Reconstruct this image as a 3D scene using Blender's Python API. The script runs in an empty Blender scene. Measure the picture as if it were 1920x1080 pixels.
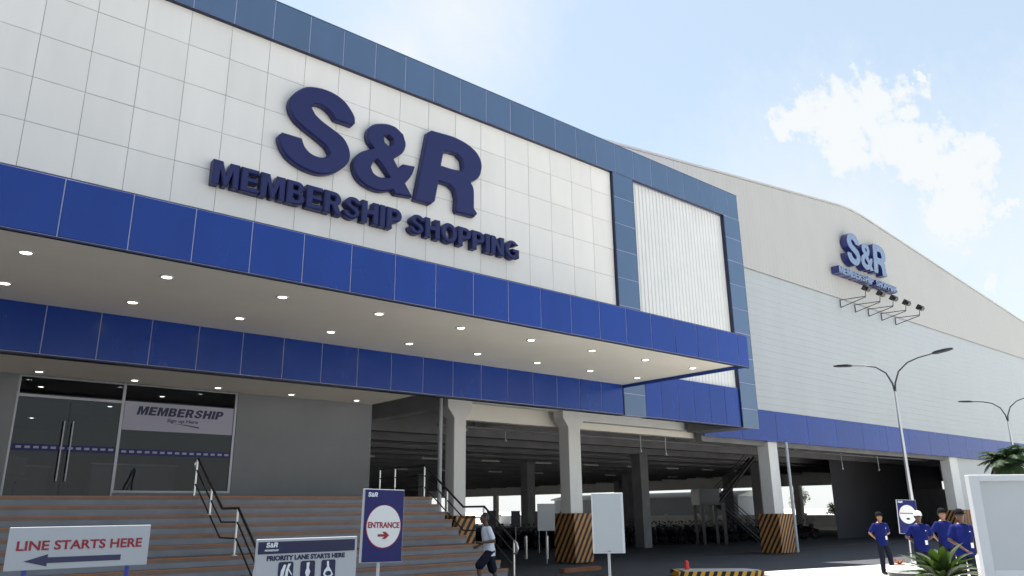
import bpy, bmesh, math, random
from mathutils import Vector, Matrix
random.seed(7)
C = bpy.context.scene.collection
D = bpy.data
R = math.radians
scene = bpy.context.scene

# ------------------------------------------------------------------ camera
cam_d = D.cameras.new("camera"); cam = D.objects.new("camera", cam_d); C.objects.link(cam)
cam_d.sensor_width = 36.0
cam_d.lens = 1433.0 / 1920.0 * 36.0
cam_d.clip_end = 5000; cam_d.clip_start = 0.1
right = Vector((0.7645905, -0.64442385, -0.01092123))
fwd = Vector((0.62111474, 0.7321987, 0.27946653))
up = right.cross(fwd).normalized(); right = fwd.cross(up).normalized()
m = Matrix((right, up, -fwd.normalized())).transposed().to_4x4()
m.translation = Vector((0, 0, 1.8))
cam.matrix_world = m
scene.camera = cam

# ------------------------------------------------------------------ light
SUN_DIR = Vector((-0.03, 0.25, 1.0)).normalized()        # towards the sun: high, behind the store
sun_d = D.lights.new("sun", 'SUN'); sun = D.objects.new("sun", sun_d); C.objects.link(sun)
sun_d.energy = 4.2; sun_d.angle = R(0.53); sun_d.color = (1.0, 0.96, 0.9)
sun.rotation_euler = SUN_DIR.to_track_quat('Z', 'Y').to_euler()
scene.view_settings.view_transform = 'Standard'
scene.view_settings.look = 'None'
scene.view_settings.exposure = 1.38
scene.view_settings.gamma = 1.0

world = D.worlds.new("World"); scene.world = world; world.use_nodes = True
wt = world.node_tree; wn = wt.nodes; wl = wt.links; wn.clear()
def wnode(t, **k):
    n = wn.new(t)
    for a, b in k.items(): setattr(n, a, b)
    return n
def wmath(op, a, b=None, clamp=False):
    n = wnode('ShaderNodeMath', operation=op); n.use_clamp = clamp
    for i, v in enumerate((a, b)):
        if v is None: continue
        if isinstance(v, (int, float)): n.inputs[i].default_value = v
        else: wl.new(v, n.inputs[i])
    return n.outputs[0]
sky = wnode('ShaderNodeTexSky', sky_type='NISHITA')
sky.sun_disc = False
sky.sun_elevation = math.asin(SUN_DIR.z)
sky.sun_rotation = math.atan2(SUN_DIR.x, SUN_DIR.y)
sky.air_density = 1.0; sky.dust_density = 1.0; sky.ozone_density = 1.0
geo = wnode('ShaderNodeTexCoord').outputs['Generated']
nz = wnode('ShaderNodeTexNoise'); nz.inputs['Scale'].default_value = 9; nz.inputs['Detail'].default_value = 9; nz.inputs['Roughness'].default_value = 0.62
mp = wnode('ShaderNodeMapping'); mp.inputs['Rotation'].default_value = (0.2, 0.55, 0.3); mp.inputs['Scale'].default_value = (0.8, 2.0, 1.5)
wl.new(geo, mp.inputs['Vector']); wl.new(mp.outputs[0], nz.inputs['Vector'])
nz2 = wnode('ShaderNodeTexNoise'); nz2.inputs['Scale'].default_value = 42; nz2.inputs['Detail'].default_value = 6; nz2.inputs['Roughness'].default_value = 0.6
wl.new(mp.outputs[0], nz2.inputs['Vector'])
noise = wmath('ADD', wmath('MULTIPLY', wmath('SUBTRACT', nz.outputs[0], 0.5), 1.7), wmath('MULTIPLY', wmath('SUBTRACT', nz2.outputs[0], 0.5), 1.3))
CLOUDS = [((0.7987, 0.4041, 0.4458), 0.0419), ((0.7923, 0.4221, 0.4405), 0.0244), ((0.8174, 0.3674, 0.4437), 0.0523), ((0.831, 0.3287, 0.4489), 0.0523), ((0.8401, 0.3022, 0.4505), 0.0335), ((0.8382, 0.371, 0.3997), 0.0433), ((0.8392, 0.3887, 0.3802), 0.0209), ((0.8572, 0.3233, 0.4008), 0.0523), ((0.8772, 0.3002, 0.3747), 0.0593), ((0.8936, 0.2757, 0.3541), 0.0593), ((0.8904, 0.2512, 0.3797), 0.0293), ((0.901, 0.2957, 0.3174), 0.0628), ((0.8499, 0.3035, 0.4308), 0.0209),
 ((0.8416, 0.2794, 0.4622), 0.0126), ((0.8547, 0.3845, 0.3486), 0.0085), ((0.9313, 0.2777, 0.2356), 0.0163), ((0.9178, 0.2483, 0.3099), 0.0157), ((0.9149, 0.2673, 0.3025), 0.0126), ((0.9194, 0.2349, 0.3154), 0.0138)]
def blob(dirv, rad, soft):
    d = wnode('ShaderNodeVectorMath', operation='DISTANCE')
    wl.new(geo, d.inputs[0]); d.inputs[1].default_value = Vector(dirv).normalized()
    return wmath('SUBTRACT', 1.0, wmath('DIVIDE', d.outputs['Value'], rad * soft))
acc = None
for dv, rad in CLOUDS[:13]:
    b = blob(dv, rad, 1.22)
    acc = b if acc is None else wmath('MAXIMUM', acc, b)
dens = wmath('ADD', acc, noise)
mr = wnode('ShaderNodeMapRange', interpolation_type='SMOOTHSTEP'); mr.inputs['From Min'].default_value = 0.05; mr.inputs['From Max'].default_value = 0.70
wl.new(dens, mr.inputs['Value'])
nz3 = wnode('ShaderNodeTexNoise'); nz3.inputs['Scale'].default_value = 70; nz3.inputs['Detail'].default_value = 6; nz3.inputs['Roughness'].default_value = 0.6
wl.new(mp.outputs[0], nz3.inputs['Vector'])
puff = None
for dv, rad in CLOUDS[13:]:
    b = blob(dv, rad, 1.15); puff = b if puff is None else wmath('MAXIMUM', puff, b)
pdens = wmath('ADD', wmath('MULTIPLY', wmath('SUBTRACT', nz3.outputs[0], 0.55), 3.2), puff)
mr3 = wnode('ShaderNodeMapRange', interpolation_type='SMOOTHSTEP'); mr3.inputs['From Min'].default_value = 0.1; mr3.inputs['From Max'].default_value = 0.6
wl.new(pdens, mr3.inputs['Value'])
sepd = wnode('ShaderNodeSeparateXYZ'); wl.new(geo, sepd.inputs[0])
low = wmath('MULTIPLY', wmath('SUBTRACT', 0.34, sepd.outputs[2]), 1.9)      # milky air low in the sky
thin = None                                                   # thin high veil
for dv, rad in (((0.4709, 0.6608, 0.5845), 0.16), ((0.4354, 0.712, 0.5509), 0.10), ((0.9054, 0.3001, 0.3004), 0.13), ((0.86, 0.42, 0.30), 0.25), ((0.93, 0.2, 0.25), 0.25)):
    b = blob(dv, rad, 1.0); thin = b if thin is None else wmath('MAXIMUM', thin, b)
thinf = wmath('MINIMUM', wmath('MAXIMUM', wmath('ADD', wmath('MULTIPLY', wmath('MAXIMUM', wmath('ADD', thin, wmath('MULTIPLY', noise, 0.25)), 0.0), 0.5), 0.38), wmath('ADD', low, 0.30)), 0.92)
fac = wmath('MAXIMUM', wmath('MULTIPLY', wmath('MAXIMUM', mr.outputs[0], mr3.outputs[0]), 0.97), thinf)
tint = wnode('ShaderNodeVectorMath', operation='MULTIPLY'); wl.new(sky.outputs[0], tint.inputs[0]); tint.inputs[1].default_value = (1.0, 1.06, 0.95)
bg1 = wnode('ShaderNodeBackground'); wl.new(tint.outputs[0], bg1.inputs[0]); bg1.inputs[1].default_value = 0.095
bg2 = wnode('ShaderNodeBackground'); bg2.inputs[0].default_value = (0.96, 0.99, 1.0, 1); bg2.inputs[1].default_value = 0.375
mx = wnode('ShaderNodeMixShader'); wl.new(fac, mx.inputs[0]); wl.new(bg1.outputs[0], mx.inputs[1]); wl.new(bg2.outputs[0], mx.inputs[2])
wo = wnode('ShaderNodeOutputWorld'); wl.new(mx.outputs[0], wo.inputs[0])

# ------------------------------------------------------------------ materials
def mat(name, col, rough=0.6, metal=0.0, var=0.0, vscale=3.0, bump=0.0, bscale=40.0, island=0.0, spec=0.5, emit=None, trans=0.0, coat=0.0, stretch=None):
    mm = D.materials.new(name); mm.use_nodes = True
    nt = mm.node_tree; n = nt.nodes; l = nt.links
    p = n['Principled BSDF']
    p.inputs['Base Color'].default_value = (*col, 1); p.inputs['Roughness'].default_value = rough
    p.inputs['Metallic'].default_value = metal; p.inputs['Specular IOR Level'].default_value = spec
    if coat: p.inputs['Coat Weight'].default_value = coat; p.inputs['Coat Roughness'].default_value = 0.12
    tc = n.new('ShaderNodeTexCoord'); src = tc.outputs['Object']
    if stretch:
        mpn = n.new('ShaderNodeMapping'); mpn.inputs['Scale'].default_value = stretch
        l.new(src, mpn.inputs[0]); src = mpn.outputs[0]
    fac = None
    if var > 0:
        t = n.new('ShaderNodeTexNoise'); t.inputs['Scale'].default_value = vscale; t.inputs['Detail'].default_value = 7; t.inputs['Roughness'].default_value = 0.6
        l.new(src, t.inputs['Vector'])
        r = n.new('ShaderNodeMapRange'); r.inputs['From Min'].default_value = 0.25; r.inputs['From Max'].default_value = 0.75
        r.inputs['To Min'].default_value = 1 - var; r.inputs['To Max'].default_value = 1 + var; l.new(t.outputs[0], r.inputs[0]); fac = r.outputs[0]
        rr = n.new('ShaderNodeMapRange'); rr.inputs['To Min'].default_value = max(0.03, rough * 0.75); rr.inputs['To Max'].default_value = min(1, rough * 1.25)
        l.new(t.outputs[0], rr.inputs[0]); l.new(rr.outputs[0], p.inputs['Roughness'])
    if island > 0:
        g = n.new('ShaderNodeNewGeometry'); r2 = n.new('ShaderNodeMapRange')
        r2.inputs['To Min'].default_value = 1 - island; r2.inputs['To Max'].default_value = 1 + island
        l.new(g.outputs['Random Per Island'], r2.inputs[0])
        if fac is None: fac = r2.outputs[0]
        else:
            q = n.new('ShaderNodeMath'); q.operation = 'MULTIPLY'; l.new(fac, q.inputs[0]); l.new(r2.outputs[0], q.inputs[1]); fac = q.outputs[0]
    if fac is not None:
        v = n.new('ShaderNodeVectorMath'); v.operation = 'SCALE'; v.inputs[0].default_value = col
        l.new(fac, v.inputs['Scale']); l.new(v.outputs[0], p.inputs['Base Color'])
    if bump > 0:
        t2 = n.new('ShaderNodeTexNoise'); t2.inputs['Scale'].default_value = bscale; t2.inputs['Detail'].default_value = 4
        l.new(src, t2.inputs['Vector'])
        b = n.new('ShaderNodeBump'); b.inputs['Strength'].default_value = bump; b.inputs['Distance'].default_value = 0.02
        l.new(t2.outputs[0], b.inputs['Height']); l.new(b.outputs[0], p.inputs['Normal'])
    if emit:
        p.inputs['Emission Color'].default_value = (*emit[0], 1); p.inputs['Emission Strength'].default_value = emit[1]
    if trans > 0:
        tb = n.new('ShaderNodeBsdfTranslucent'); tb.inputs[0].default_value = (col[0] * 2.2, col[1] * 2.2, col[2] * 0.8, 1)
        ms = n.new('ShaderNodeMixShader'); ms.inputs[0].default_value = trans
        l.new(p.outputs[0], ms.inputs[1]); l.new(tb.outputs[0], ms.inputs[2]); l.new(ms.outputs[0], n['Material Output'].inputs[0])
    return mm
M = {}
M['tile'] = mat('white_cladding_tile', (0.82, 0.78, 0.725), 0.40, var=0.035, vscale=1.6, island=0.03, bump=0.04, bscale=1.5, stretch=(1.2, 1, 0.22))
M['tile_joint'] = mat('tile_joint', (0.36, 0.36, 0.36), 0.8)
M['slate'] = mat('slate_blue_panel', (0.062, 0.116, 0.222), 0.20, var=0.08, vscale=1.0, island=0.06, spec=0.9, bump=0.05, bscale=1.6, stretch=(1, 1, 0.35))
M['royal'] = mat('royal_blue_panel', (0.003, 0.038, 0.255), 0.26, var=0.09, vscale=1.0, island=0.07, spec=0.42, bump=0.06, bscale=1.4, stretch=(1, 1, 0.35))
M['joint_pale'] = mat('pale_panel_joint', (0.42, 0.43, 0.62), 0.5)
M['navy_edge'] = mat('dark_navy_return', (0.012, 0.016, 0.05), 0.45)
M['soffit'] = mat('painted_soffit', (0.84, 0.80, 0.71), 0.7, var=0.04, vscale=0.7)
M['ribbed'] = mat('white_ribbed_sheet', (0.72, 0.71, 0.69), 0.45, var=0.04, vscale=1.2)
M['letter'] = mat('navy_letter_enamel', (0.014, 0.018, 0.10), 0.4, var=0.06, vscale=2, spec=0.4)
M['letter2'] = mat('navy_letter_side', (0.02, 0.03, 0.16), 0.25, var=0.05, vscale=2, spec=0.7)
M['letter_face_sheen'] = mat('letter_sky_sheen', (0.17, 0.23, 0.36), 0.2, var=0.15, vscale=3, spec=0.8)  # sky reflection on the gable letters, painted in as a pale face colour
M['greywall'] = mat('grey_painted_wall', (0.19, 0.195, 0.205), 0.75, var=0.09, vscale=0.9, bump=0.06, bscale=25, stretch=(1, 1, 0.5))
M['beigegable'] = mat('beige_sheet', (0.47, 0.455, 0.435), 0.5, var=0.05, vscale=0.8, stretch=(1, 1, 0.25))
M['siding'] = mat('pale_grey_siding', (0.44, 0.46, 0.475), 0.42, var=0.05, vscale=0.8, stretch=(1, 1, 0.3))
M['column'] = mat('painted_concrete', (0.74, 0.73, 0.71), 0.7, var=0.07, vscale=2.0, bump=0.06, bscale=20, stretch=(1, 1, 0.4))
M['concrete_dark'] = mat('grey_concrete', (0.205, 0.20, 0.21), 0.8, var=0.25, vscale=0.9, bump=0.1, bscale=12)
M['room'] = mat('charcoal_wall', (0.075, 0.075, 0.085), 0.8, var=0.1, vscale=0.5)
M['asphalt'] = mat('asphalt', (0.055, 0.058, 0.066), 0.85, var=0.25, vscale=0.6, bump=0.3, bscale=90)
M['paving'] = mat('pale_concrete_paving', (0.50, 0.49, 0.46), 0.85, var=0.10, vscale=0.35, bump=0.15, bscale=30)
M['tread'] = mat('brown_tread_tile', (0.20, 0.13, 0.095), 0.5, var=0.25, vscale=2.5)
M['riser'] = mat('grey_riser_tile', (0.19, 0.205, 0.235), 0.45, var=0.2, vscale=1.8)
M['nosing'] = mat('terracotta_nosing', (0.42, 0.15, 0.06), 0.5, var=0.12, vscale=6)
M['black_metal'] = mat('black_painted_metal', (0.012, 0.012, 0.014), 0.4)
M['steel'] = mat('brushed_steel', (0.62, 0.62, 0.62), 0.28, metal=1.0)
M['white_metal'] = mat('white_painted_metal', (0.60, 0.61, 0.62), 0.4)
M['alu'] = mat('aluminium_frame', (0.30, 0.30, 0.33), 0.35, metal=0.5)
M['lamp_on'] = mat('lit_lamp', (1, 1, 1), 0.5, emit=((1.0, 0.93, 0.8), 4.0))
M['lamp_rim'] = mat('lamp_rim', (0.7, 0.7, 0.68), 0.4)
M['banner'] = mat('banner_vinyl', (0.34, 0.33, 0.42), 0.5, var=0.03)
M['ink'] = mat('navy_ink', (0.010, 0.012, 0.06), 0.5)
M['red_ink'] = mat('red_ink', (0.30, 0.010, 0.025), 0.5)
M['arrow_ink'] = mat('dark_slate_ink', (0.035, 0.035, 0.09), 0.5)
M['sign_white'] = mat('white_sign_board', (0.46, 0.475, 0.50), 0.45, var=0.03, vscale=2)
M['panel_white'] = mat('white_blank_panel', (0.60, 0.61, 0.61), 0.4, var=0.05, vscale=1.2)
M['frame_white'] = mat('white_painted_frame', (0.76, 0.76, 0.76), 0.4, var=0.03)
M['sign_blue'] = mat('blue_sign_board', (0.006, 0.010, 0.115), 0.4, var=0.05, vscale=3, spec=0.3)
M['sign_oval'] = mat('white_sign_oval', (0.78, 0.78, 0.77), 0.4)
M['white_ink'] = mat('white_ink', (0.80, 0.82, 0.85), 0.5)
M['red_line'] = mat('red_edging', (0.55, 0.02, 0.02), 0.5)
M['cone_red'] = mat('red_cone_plastic', (0.75, 0.03, 0.02), 0.4)
M['hood'] = mat('dark_rubber', (0.015, 0.015, 0.015), 0.7)
M['blue_post'] = mat('blue_painted_post', (0.03, 0.05, 0.30), 0.4)
M['clay'] = mat('terracotta', (0.26, 0.10, 0.05), 0.8, var=0.25)
M['soil'] = mat('soil', (0.05, 0.035, 0.025), 0.9)
M['white_glaze'] = mat('white_glaze', (0.75, 0.75, 0.75), 0.25)
M['dark_board'] = mat('dark_board', (0.07, 0.065, 0.08), 0.6)
M['moto_dark'] = mat('motorbike_dark', (0.012, 0.012, 0.022), 0.35)
M['moto_red'] = mat('motorbike_wine', (0.05, 0.01, 0.02), 0.3)
M['tyre'] = mat('tyre_rubber', (0.012, 0.012, 0.012), 0.8)
M['leafbroad'] = mat('broad_leaf', (0.022, 0.042, 0.010), 0.4, var=0.35, vscale=5, trans=0.22)
M['leafpalm'] = mat('palm_leaf', (0.03, 0.055, 0.025), 0.6, var=0.3, vscale=4, trans=0.12, spec=0.25)
M['leaftree'] = mat('tree_leaf', (0.06, 0.09, 0.03), 0.6, var=0.3, vscale=1, trans=0.2)
M['bark'] = mat('bark', (0.12, 0.09, 0.06), 0.9, var=0.2, bump=0.4)
M['farwall'] = mat('far_grey_wall', (0.30, 0.32, 0.34), 0.7, var=0.06, vscale=0.2)
M['farwhite'] = mat('far_white_wall', (0.62, 0.62, 0.60), 0.7, var=0.06, vscale=0.2)
M['polo'] = mat('royal_blue_polo', (0.003, 0.009, 0.105), 0.85, var=0.2, vscale=12, bump=0.5, bscale=14, spec=0.2)
M['trouser'] = mat('dark_navy_trousers', (0.008, 0.009, 0.02), 0.85, var=0.15, vscale=10, bump=0.2, bscale=15, spec=0.2)
M['tshirt'] = mat('white_tshirt', (0.62, 0.66, 0.74), 0.85, var=0.06, vscale=10, bump=0.25, bscale=14)
M['skin'] = mat('brown_skin', (0.30, 0.15, 0.09), 0.5, var=0.08, vscale=15)
M['skin_dark'] = mat('dark_brown_skin', (0.10, 0.05, 0.035), 0.5, var=0.08, vscale=15)
M['hair'] = mat('black_hair', (0.010, 0.009, 0.009), 0.5)
M['eye'] = mat('eye_dark', (0.02, 0.015, 0.012), 0.3)
M['lip'] = mat('lip', (0.22, 0.08, 0.06), 0.5)
M['blackcap'] = mat('black_cap_cloth', (0.012, 0.012, 0.014), 0.95, spec=0.1)
M['whitecap'] = mat('white_cap', (0.78, 0.78, 0.78), 0.8)
M['shoe'] = mat('black_shoe', (0.01, 0.01, 0.01), 0.4)
M['counter'] = mat('grey_counter', (0.20, 0.20, 0.22), 0.6, var=0.1)
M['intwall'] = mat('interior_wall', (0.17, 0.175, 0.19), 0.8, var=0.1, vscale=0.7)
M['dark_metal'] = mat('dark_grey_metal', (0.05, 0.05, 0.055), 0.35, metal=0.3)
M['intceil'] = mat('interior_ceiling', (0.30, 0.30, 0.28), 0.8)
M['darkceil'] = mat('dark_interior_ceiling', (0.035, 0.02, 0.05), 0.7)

def stripes():
    mm = D.materials.new('hazard_stripes'); mm.use_nodes = True
    nt = mm.node_tree; n = nt.nodes; l = nt.links; p = n['Principled BSDF']; p.inputs['Roughness'].default_value = 0.6
    tc = n.new('ShaderNodeTexCoord'); sp = n.new('ShaderNodeSeparateXYZ'); l.new(tc.outputs['Object'], sp.inputs[0])
    def mt(op, a, b):
        q = n.new('ShaderNodeMath'); q.operation = op
        for i, v in enumerate((a, b)):
            if isinstance(v, (int, float)): q.inputs[i].default_value = v
            else: l.new(v, q.inputs[i])
        return q.outputs[0]
    s = mt('SUBTRACT', mt('SUBTRACT', sp.outputs[0], sp.outputs[1]), mt('MULTIPLY', sp.outputs[2], 0.62))
    t = n.new('ShaderNodeTexNoise'); t.inputs['Scale'].default_value = 5; t.inputs['Detail'].default_value = 5; l.new(tc.outputs['Object'], t.inputs['Vector'])
    s = mt('ADD', s, mt('MULTIPLY', t.outputs[0], 0.03))
    fr = mt('FRACT', mt('MULTIPLY', s, 4.1), 0.0)
    st = mt('GREATER_THAN', fr, 0.5)
    mx = n.new('ShaderNodeMix'); mx.data_type = 'RGBA'
    l.new(st, mx.inputs[0]); mx.inputs[6].default_value = (0.012, 0.010, 0.014, 1)
    mo = n.new('ShaderNodeMix'); mo.data_type = 'RGBA'; l.new(t.outputs[0], mo.inputs[0])
    mo.inputs[6].default_value = (0.38, 0.16, 0.045, 1); mo.inputs[7].default_value = (0.62, 0.30, 0.08, 1)
    l.new(mo.outputs[2], mx.inputs[7]); l.new(mx.outputs[2], p.inputs['Base Color'])
    return mm
M['stripes'] = stripes()
def kerbstripes():
    mm = M['stripes'].copy(); mm.name = 'kerb_stripes'
    for nn in mm.node_tree.nodes:
        if nn.type == 'MATH' and nn.operation == 'MULTIPLY' and abs(nn.inputs[1].default_value - 4.1) < 1e-3: nn.inputs[1].default_value = 3.2
        if nn.type == 'MIX' and abs(nn.inputs[6].default_value[0] - 0.38) < 1e-3:
            nn.inputs[6].default_value = (0.75, 0.30, 0.03, 1); nn.inputs[7].default_value = (0.8, 0.5, 0.06, 1)
    return mm
M['kerbstripes'] = kerbstripes()
def glass():
    mm = D.materials.new('shop_glass'); mm.use_nodes = True
    nt = mm.node_tree; n = nt.nodes; l = nt.links; n.remove(n['Principled BSDF'])
    tr = n.new('ShaderNodeBsdfTransparent'); tr.inputs[0].default_value = (0.66, 0.68, 0.72, 1)
    gl = n.new('ShaderNodeBsdfGlossy'); gl.inputs['Roughness'].default_value = 0.02
    fr = n.new('ShaderNodeFresnel'); fr.inputs[0].default_value = 1.5
    mu = n.new('ShaderNodeMath'); mu.operation = 'MULTIPLY_ADD'; mu.inputs[1].default_value = 0.75; mu.inputs[2].default_value = 0.0; l.new(fr.outputs[0], mu.inputs[0])
    ms = n.new('ShaderNodeMixShader'); l.new(mu.outputs[0], ms.inputs[0]); l.new(tr.outputs[0], ms.inputs[1]); l.new(gl.outputs[0], ms.inputs[2])
    l.new(ms.outputs[0], n['Material Output'].inputs[0])
    return mm
M['glass'] = glass()

# ------------------------------------------------------------------ object helpers
OFF = {}
def thing(name, label, cat, loc=(0, 0, 0), rot=(0, 0, 0), group=None, kind=None):
    o = D.objects.new(name, None); C.objects.link(o); o.location = loc; o.rotation_euler = rot; o.empty_display_size = 0.2
    tag(o, label, cat, group, kind); OFF[o] = Vector(loc) if tuple(rot) == (0, 0, 0) else None
    return o
def tag(o, label=None, cat=None, group=None, kind=None):
    if label: o['label'] = label
    if cat: o['category'] = cat
    if group: o['group'] = group
    if kind: o['kind'] = kind
    return o
class MB:
    """collects boxes, prisms and tubes into ONE mesh"""
    def __init__(s): s.v = []; s.f = []; s.mi = []; s.sm = []
    def add(s, vs, fs, mi=0, smooth=False):
        b = len(s.v); s.v += [Vector(v) for v in vs]
        for f in fs: s.f.append([b + i for i in f]); s.mi.append(mi); s.sm.append(smooth)
        return s
    def box(s, x0, x1, y0, y1, z0, z1, mi=0, M4=None):
        vs = [Vector((x, y, z)) for x in (x0, x1) for y in (y0, y1) for z in (z0, z1)]
        if M4: vs = [M4 @ v for v in vs]
        return s.add(vs, [(0, 1, 3, 2), (4, 6, 7, 5), (0, 4, 5, 1), (2, 3, 7, 6), (0, 2, 6, 4), (1, 5, 7, 3)], mi)
    def bbox(s, x0, x1, y0, y1, z0, z1, b=0.01, mi=0):
        """box with chamfered edges"""
        bm = bmesh.new(); bmesh.ops.create_cube(bm, size=1)
        for v in bm.verts: v.co = Vector(((x0 + x1) / 2 + v.co.x * (x1 - x0), (y0 + y1) / 2 + v.co.y * (y1 - y0), (z0 + z1) / 2 + v.co.z * (z1 - z0)))
        bmesh.ops.bevel(bm, geom=list(bm.edges), offset=b, segments=2, affect='EDGES', profile=0.5)
        return s.bm(bm, mi)
    def bm(s, bm, mi=0, smooth=False, M4=None):
        bm.verts.ensure_lookup_table(); bm.verts.index_update()
        s.add([(M4 @ v.co if M4 else v.co.copy()) for v in bm.verts], [[v.index for v in f.verts] for f in bm.faces], mi, smooth); bm.free(); return s
    def prism(s, poly, a0, a1, axis='y', mi=0):
        """polygon (u,w) extruded: axis y -> (u,y,w), x -> (x,u,w), z -> (u,w,z)"""
        def P(u, w, a): return {'y': (u, a, w), 'x': (a, u, w), 'z': (u, w, a)}[axis]
        n = len(poly)
        vs = [P(u, w, a0) for u, w in poly] + [P(u, w, a1) for u, w in poly]
        fs = [list(range(n)), list(range(2 * n - 1, n - 1, -1))] + [(i, i + n, (i + 1) % n + n, (i + 1) % n) for i in range(n)]
        return s.add(vs, fs, mi)
    def tube(s, pts, r, seg=10, mi=0, caps=True):
        pts = [Vector(p) for p in pts]; n = len(pts); rs = r if isinstance(r, (list, tuple)) else [r] * n
        rings = []; prev = None
        for i, p in enumerate(pts):
            t = (pts[min(i + 1, n - 1)] - pts[max(i - 1, 0)]).normalized()
            if prev is None: prev = t.orthogonal().normalized()
            a = (prev - t * prev.dot(t)); a = a.normalized() if a.length > 1e-6 else t.orthogonal().normalized(); prev = a; b = t.cross(a)
            rings.append([p + (a * math.cos(k * math.tau / seg) + b * math.sin(k * math.tau / seg)) * rs[i] for k in range(seg)])
        vs = [v for rg in rings for v in rg]; fs = []
        for i in range(n - 1):
            for k in range(seg): fs.append((i * seg + k, i * seg + (k + 1) % seg, (i + 1) * seg + (k + 1) % seg, (i + 1) * seg + k))
        s.add(vs, fs, mi, True)
        if caps: s.add(rings[0], [list(range(seg - 1, -1, -1))], mi); s.add(rings[-1], [list(range(seg))], mi)
        return s
    def lathe(s, prof, c=(0, 0, 0), seg=20, mi=0, smooth=True, M4=None):
        c = Vector(c); vs = []
        for r, z in prof:
            for k in range(seg):
                v = Vector((max(r, 1e-4) * math.cos(k * math.tau / seg), max(r, 1e-4) * math.sin(k * math.tau / seg), z))
                vs.append((M4 @ v if M4 else v) + c)
        fs = [(i * seg + k, i * seg + (k + 1) % seg, (i + 1) * seg + (k + 1) % seg, (i + 1) * seg + k) for i in range(len(prof) - 1) for k in range(seg)]
        return s.add(vs, fs, mi, smooth)
    def ell(s, c, r, seg=14, rings=9, mi=0, M4=None):
        bm = bmesh.new(); bmesh.ops.create_uvsphere(bm, u_segments=seg, v_segments=rings, radius=1)
        for v in bm.verts:
            q = Vector((v.co.x * r[0], v.co.y * r[1], v.co.z * r[2])); v.co = (M4 @ q if M4 else q) + Vector(c)
        return s.bm(bm, mi, True)
    def caps(s, p0, p1, r0, r1, seg=10, mi=0):
        """tapered capsule"""
        p0 = Vector(p0); p1 = Vector(p1); d = (p1 - p0).normalized(); pts = []; rs = []
        for k in range(4):
            a = math.pi / 2 * (1 - k / 3.0); pts.append(p0 - d * r0 * math.sin(a)); rs.append(max(r0 * math.cos(a), 0.001))
        for k in range(4):
            a = math.pi / 2 * (k / 3.0); pts.append(p1 + d * r1 * math.sin(a)); rs.append(max(r1 * math.cos(a), 0.001))
        return s.tube(pts, rs, seg, mi)
    def mesh(s, name, mats, off=Vector((0, 0, 0))):
        me = D.meshes.new(name); me.from_pydata([v - off for v in s.v], [], s.f)
        for mm in (mats if isinstance(mats, (list, tuple)) else [mats]): me.materials.append(mm)
        me.polygons.foreach_set('material_index', s.mi); me.polygons.foreach_set('use_smooth', s.sm)
        me.validate(); me.update()
        bm = bmesh.new(); bm.from_mesh(me); bmesh.ops.recalc_face_normals(bm, faces=bm.faces); bm.to_mesh(me); bm.free()
        return me
    def build(s, name, mats, parent=None, local=False):
        off = Vector((0, 0, 0))
        if parent is not None and not local: off = OFF.get(parent) or Vector((0, 0, 0))
        o = D.objects.new(name, s.mesh(name, mats, off)); C.objects.link(o)
        if parent is not None: o.parent = parent; OFF[o] = off
        else: OFF[o] = Vector((0, 0, 0))
        return o
def copy_tree(o, parent=None):
    c = o.copy(); C.objects.link(c)
    if parent is not None: c.parent = parent
    for ch in [x for x in o.children]: copy_tree(ch, c)
    return c

def shapes_mb(mb, loops, y0, y1, mi=0, T=None, bevel=0.0):
    """filled 2-D outline (outer loop first, then holes) in (x,z) -> solid between y0 (front) and y1 (back)"""
    bm = bmesh.new()
    def ring(y, grow):
        es = []
        for li, lp in enumerate(loops):
            n = len(lp); area = sum(lp[i][0] * lp[(i + 1) % n][1] - lp[(i + 1) % n][0] * lp[i][1] for i in range(n))
            vs = []
            for i in range(n):
                p = Vector(lp[i]); a = Vector(lp[i - 1]); b = Vector(lp[(i + 1) % n])
                t = (b - a); t = t.normalized() if t.length > 0 else Vector((1, 0))
                nrm = Vector((t.y, -t.x)) * (1 if area > 0 else -1) * (1 if li == 0 else -1)
                q = p + nrm * grow; vs.append(bm.verts.new((q.x, y, q.y)))
            es.append(vs)
        return es
    yb = y0 + bevel
    front = ring(y0, -bevel); mid = ring(yb, 0) if bevel else front; back = ring(y1, 0)
    edges = []
    for vs in front: edges += [bm.edges.new((vs[i], vs[(i + 1) % len(vs)])) for i in range(len(vs))]
    bmesh.ops.triangle_fill(bm, use_beauty=True, use_dissolve=False, edges=edges)
    levels = [front, mid, back] if bevel else [front, back]
    for A, B in zip(levels[:-1], levels[1:]):
        for a, b in zip(A, B):
            n = len(a)
            for i in range(n): bm.faces.new((a[i], a[(i + 1) % n], b[(i + 1) % n], b[i]))
    if T:
        for v in bm.verts: v.co = Vector(T(v.co))
    return mb.bm(bm, mi)
def smooth_loop(lp, it=1):
    for _ in range(it):
        n = len(lp); out = []
        for i in range(n):
            p0, p1, p2, p3 = [Vector(lp[(i + k - 1) % n]) for k in range(4)]
            out.append(tuple(p1))
            a = (p1 - p0); b = (p2 - p1); c = (p3 - p2)
            if a.length and b.length and c.length and a.angle(b) < 0.62 and b.angle(c) < 0.62:
                out.append(tuple((p1 + p2) / 2 * 1.125 - (p0 + p3) / 2 * 0.125))
        lp = out
    return lp
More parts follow.
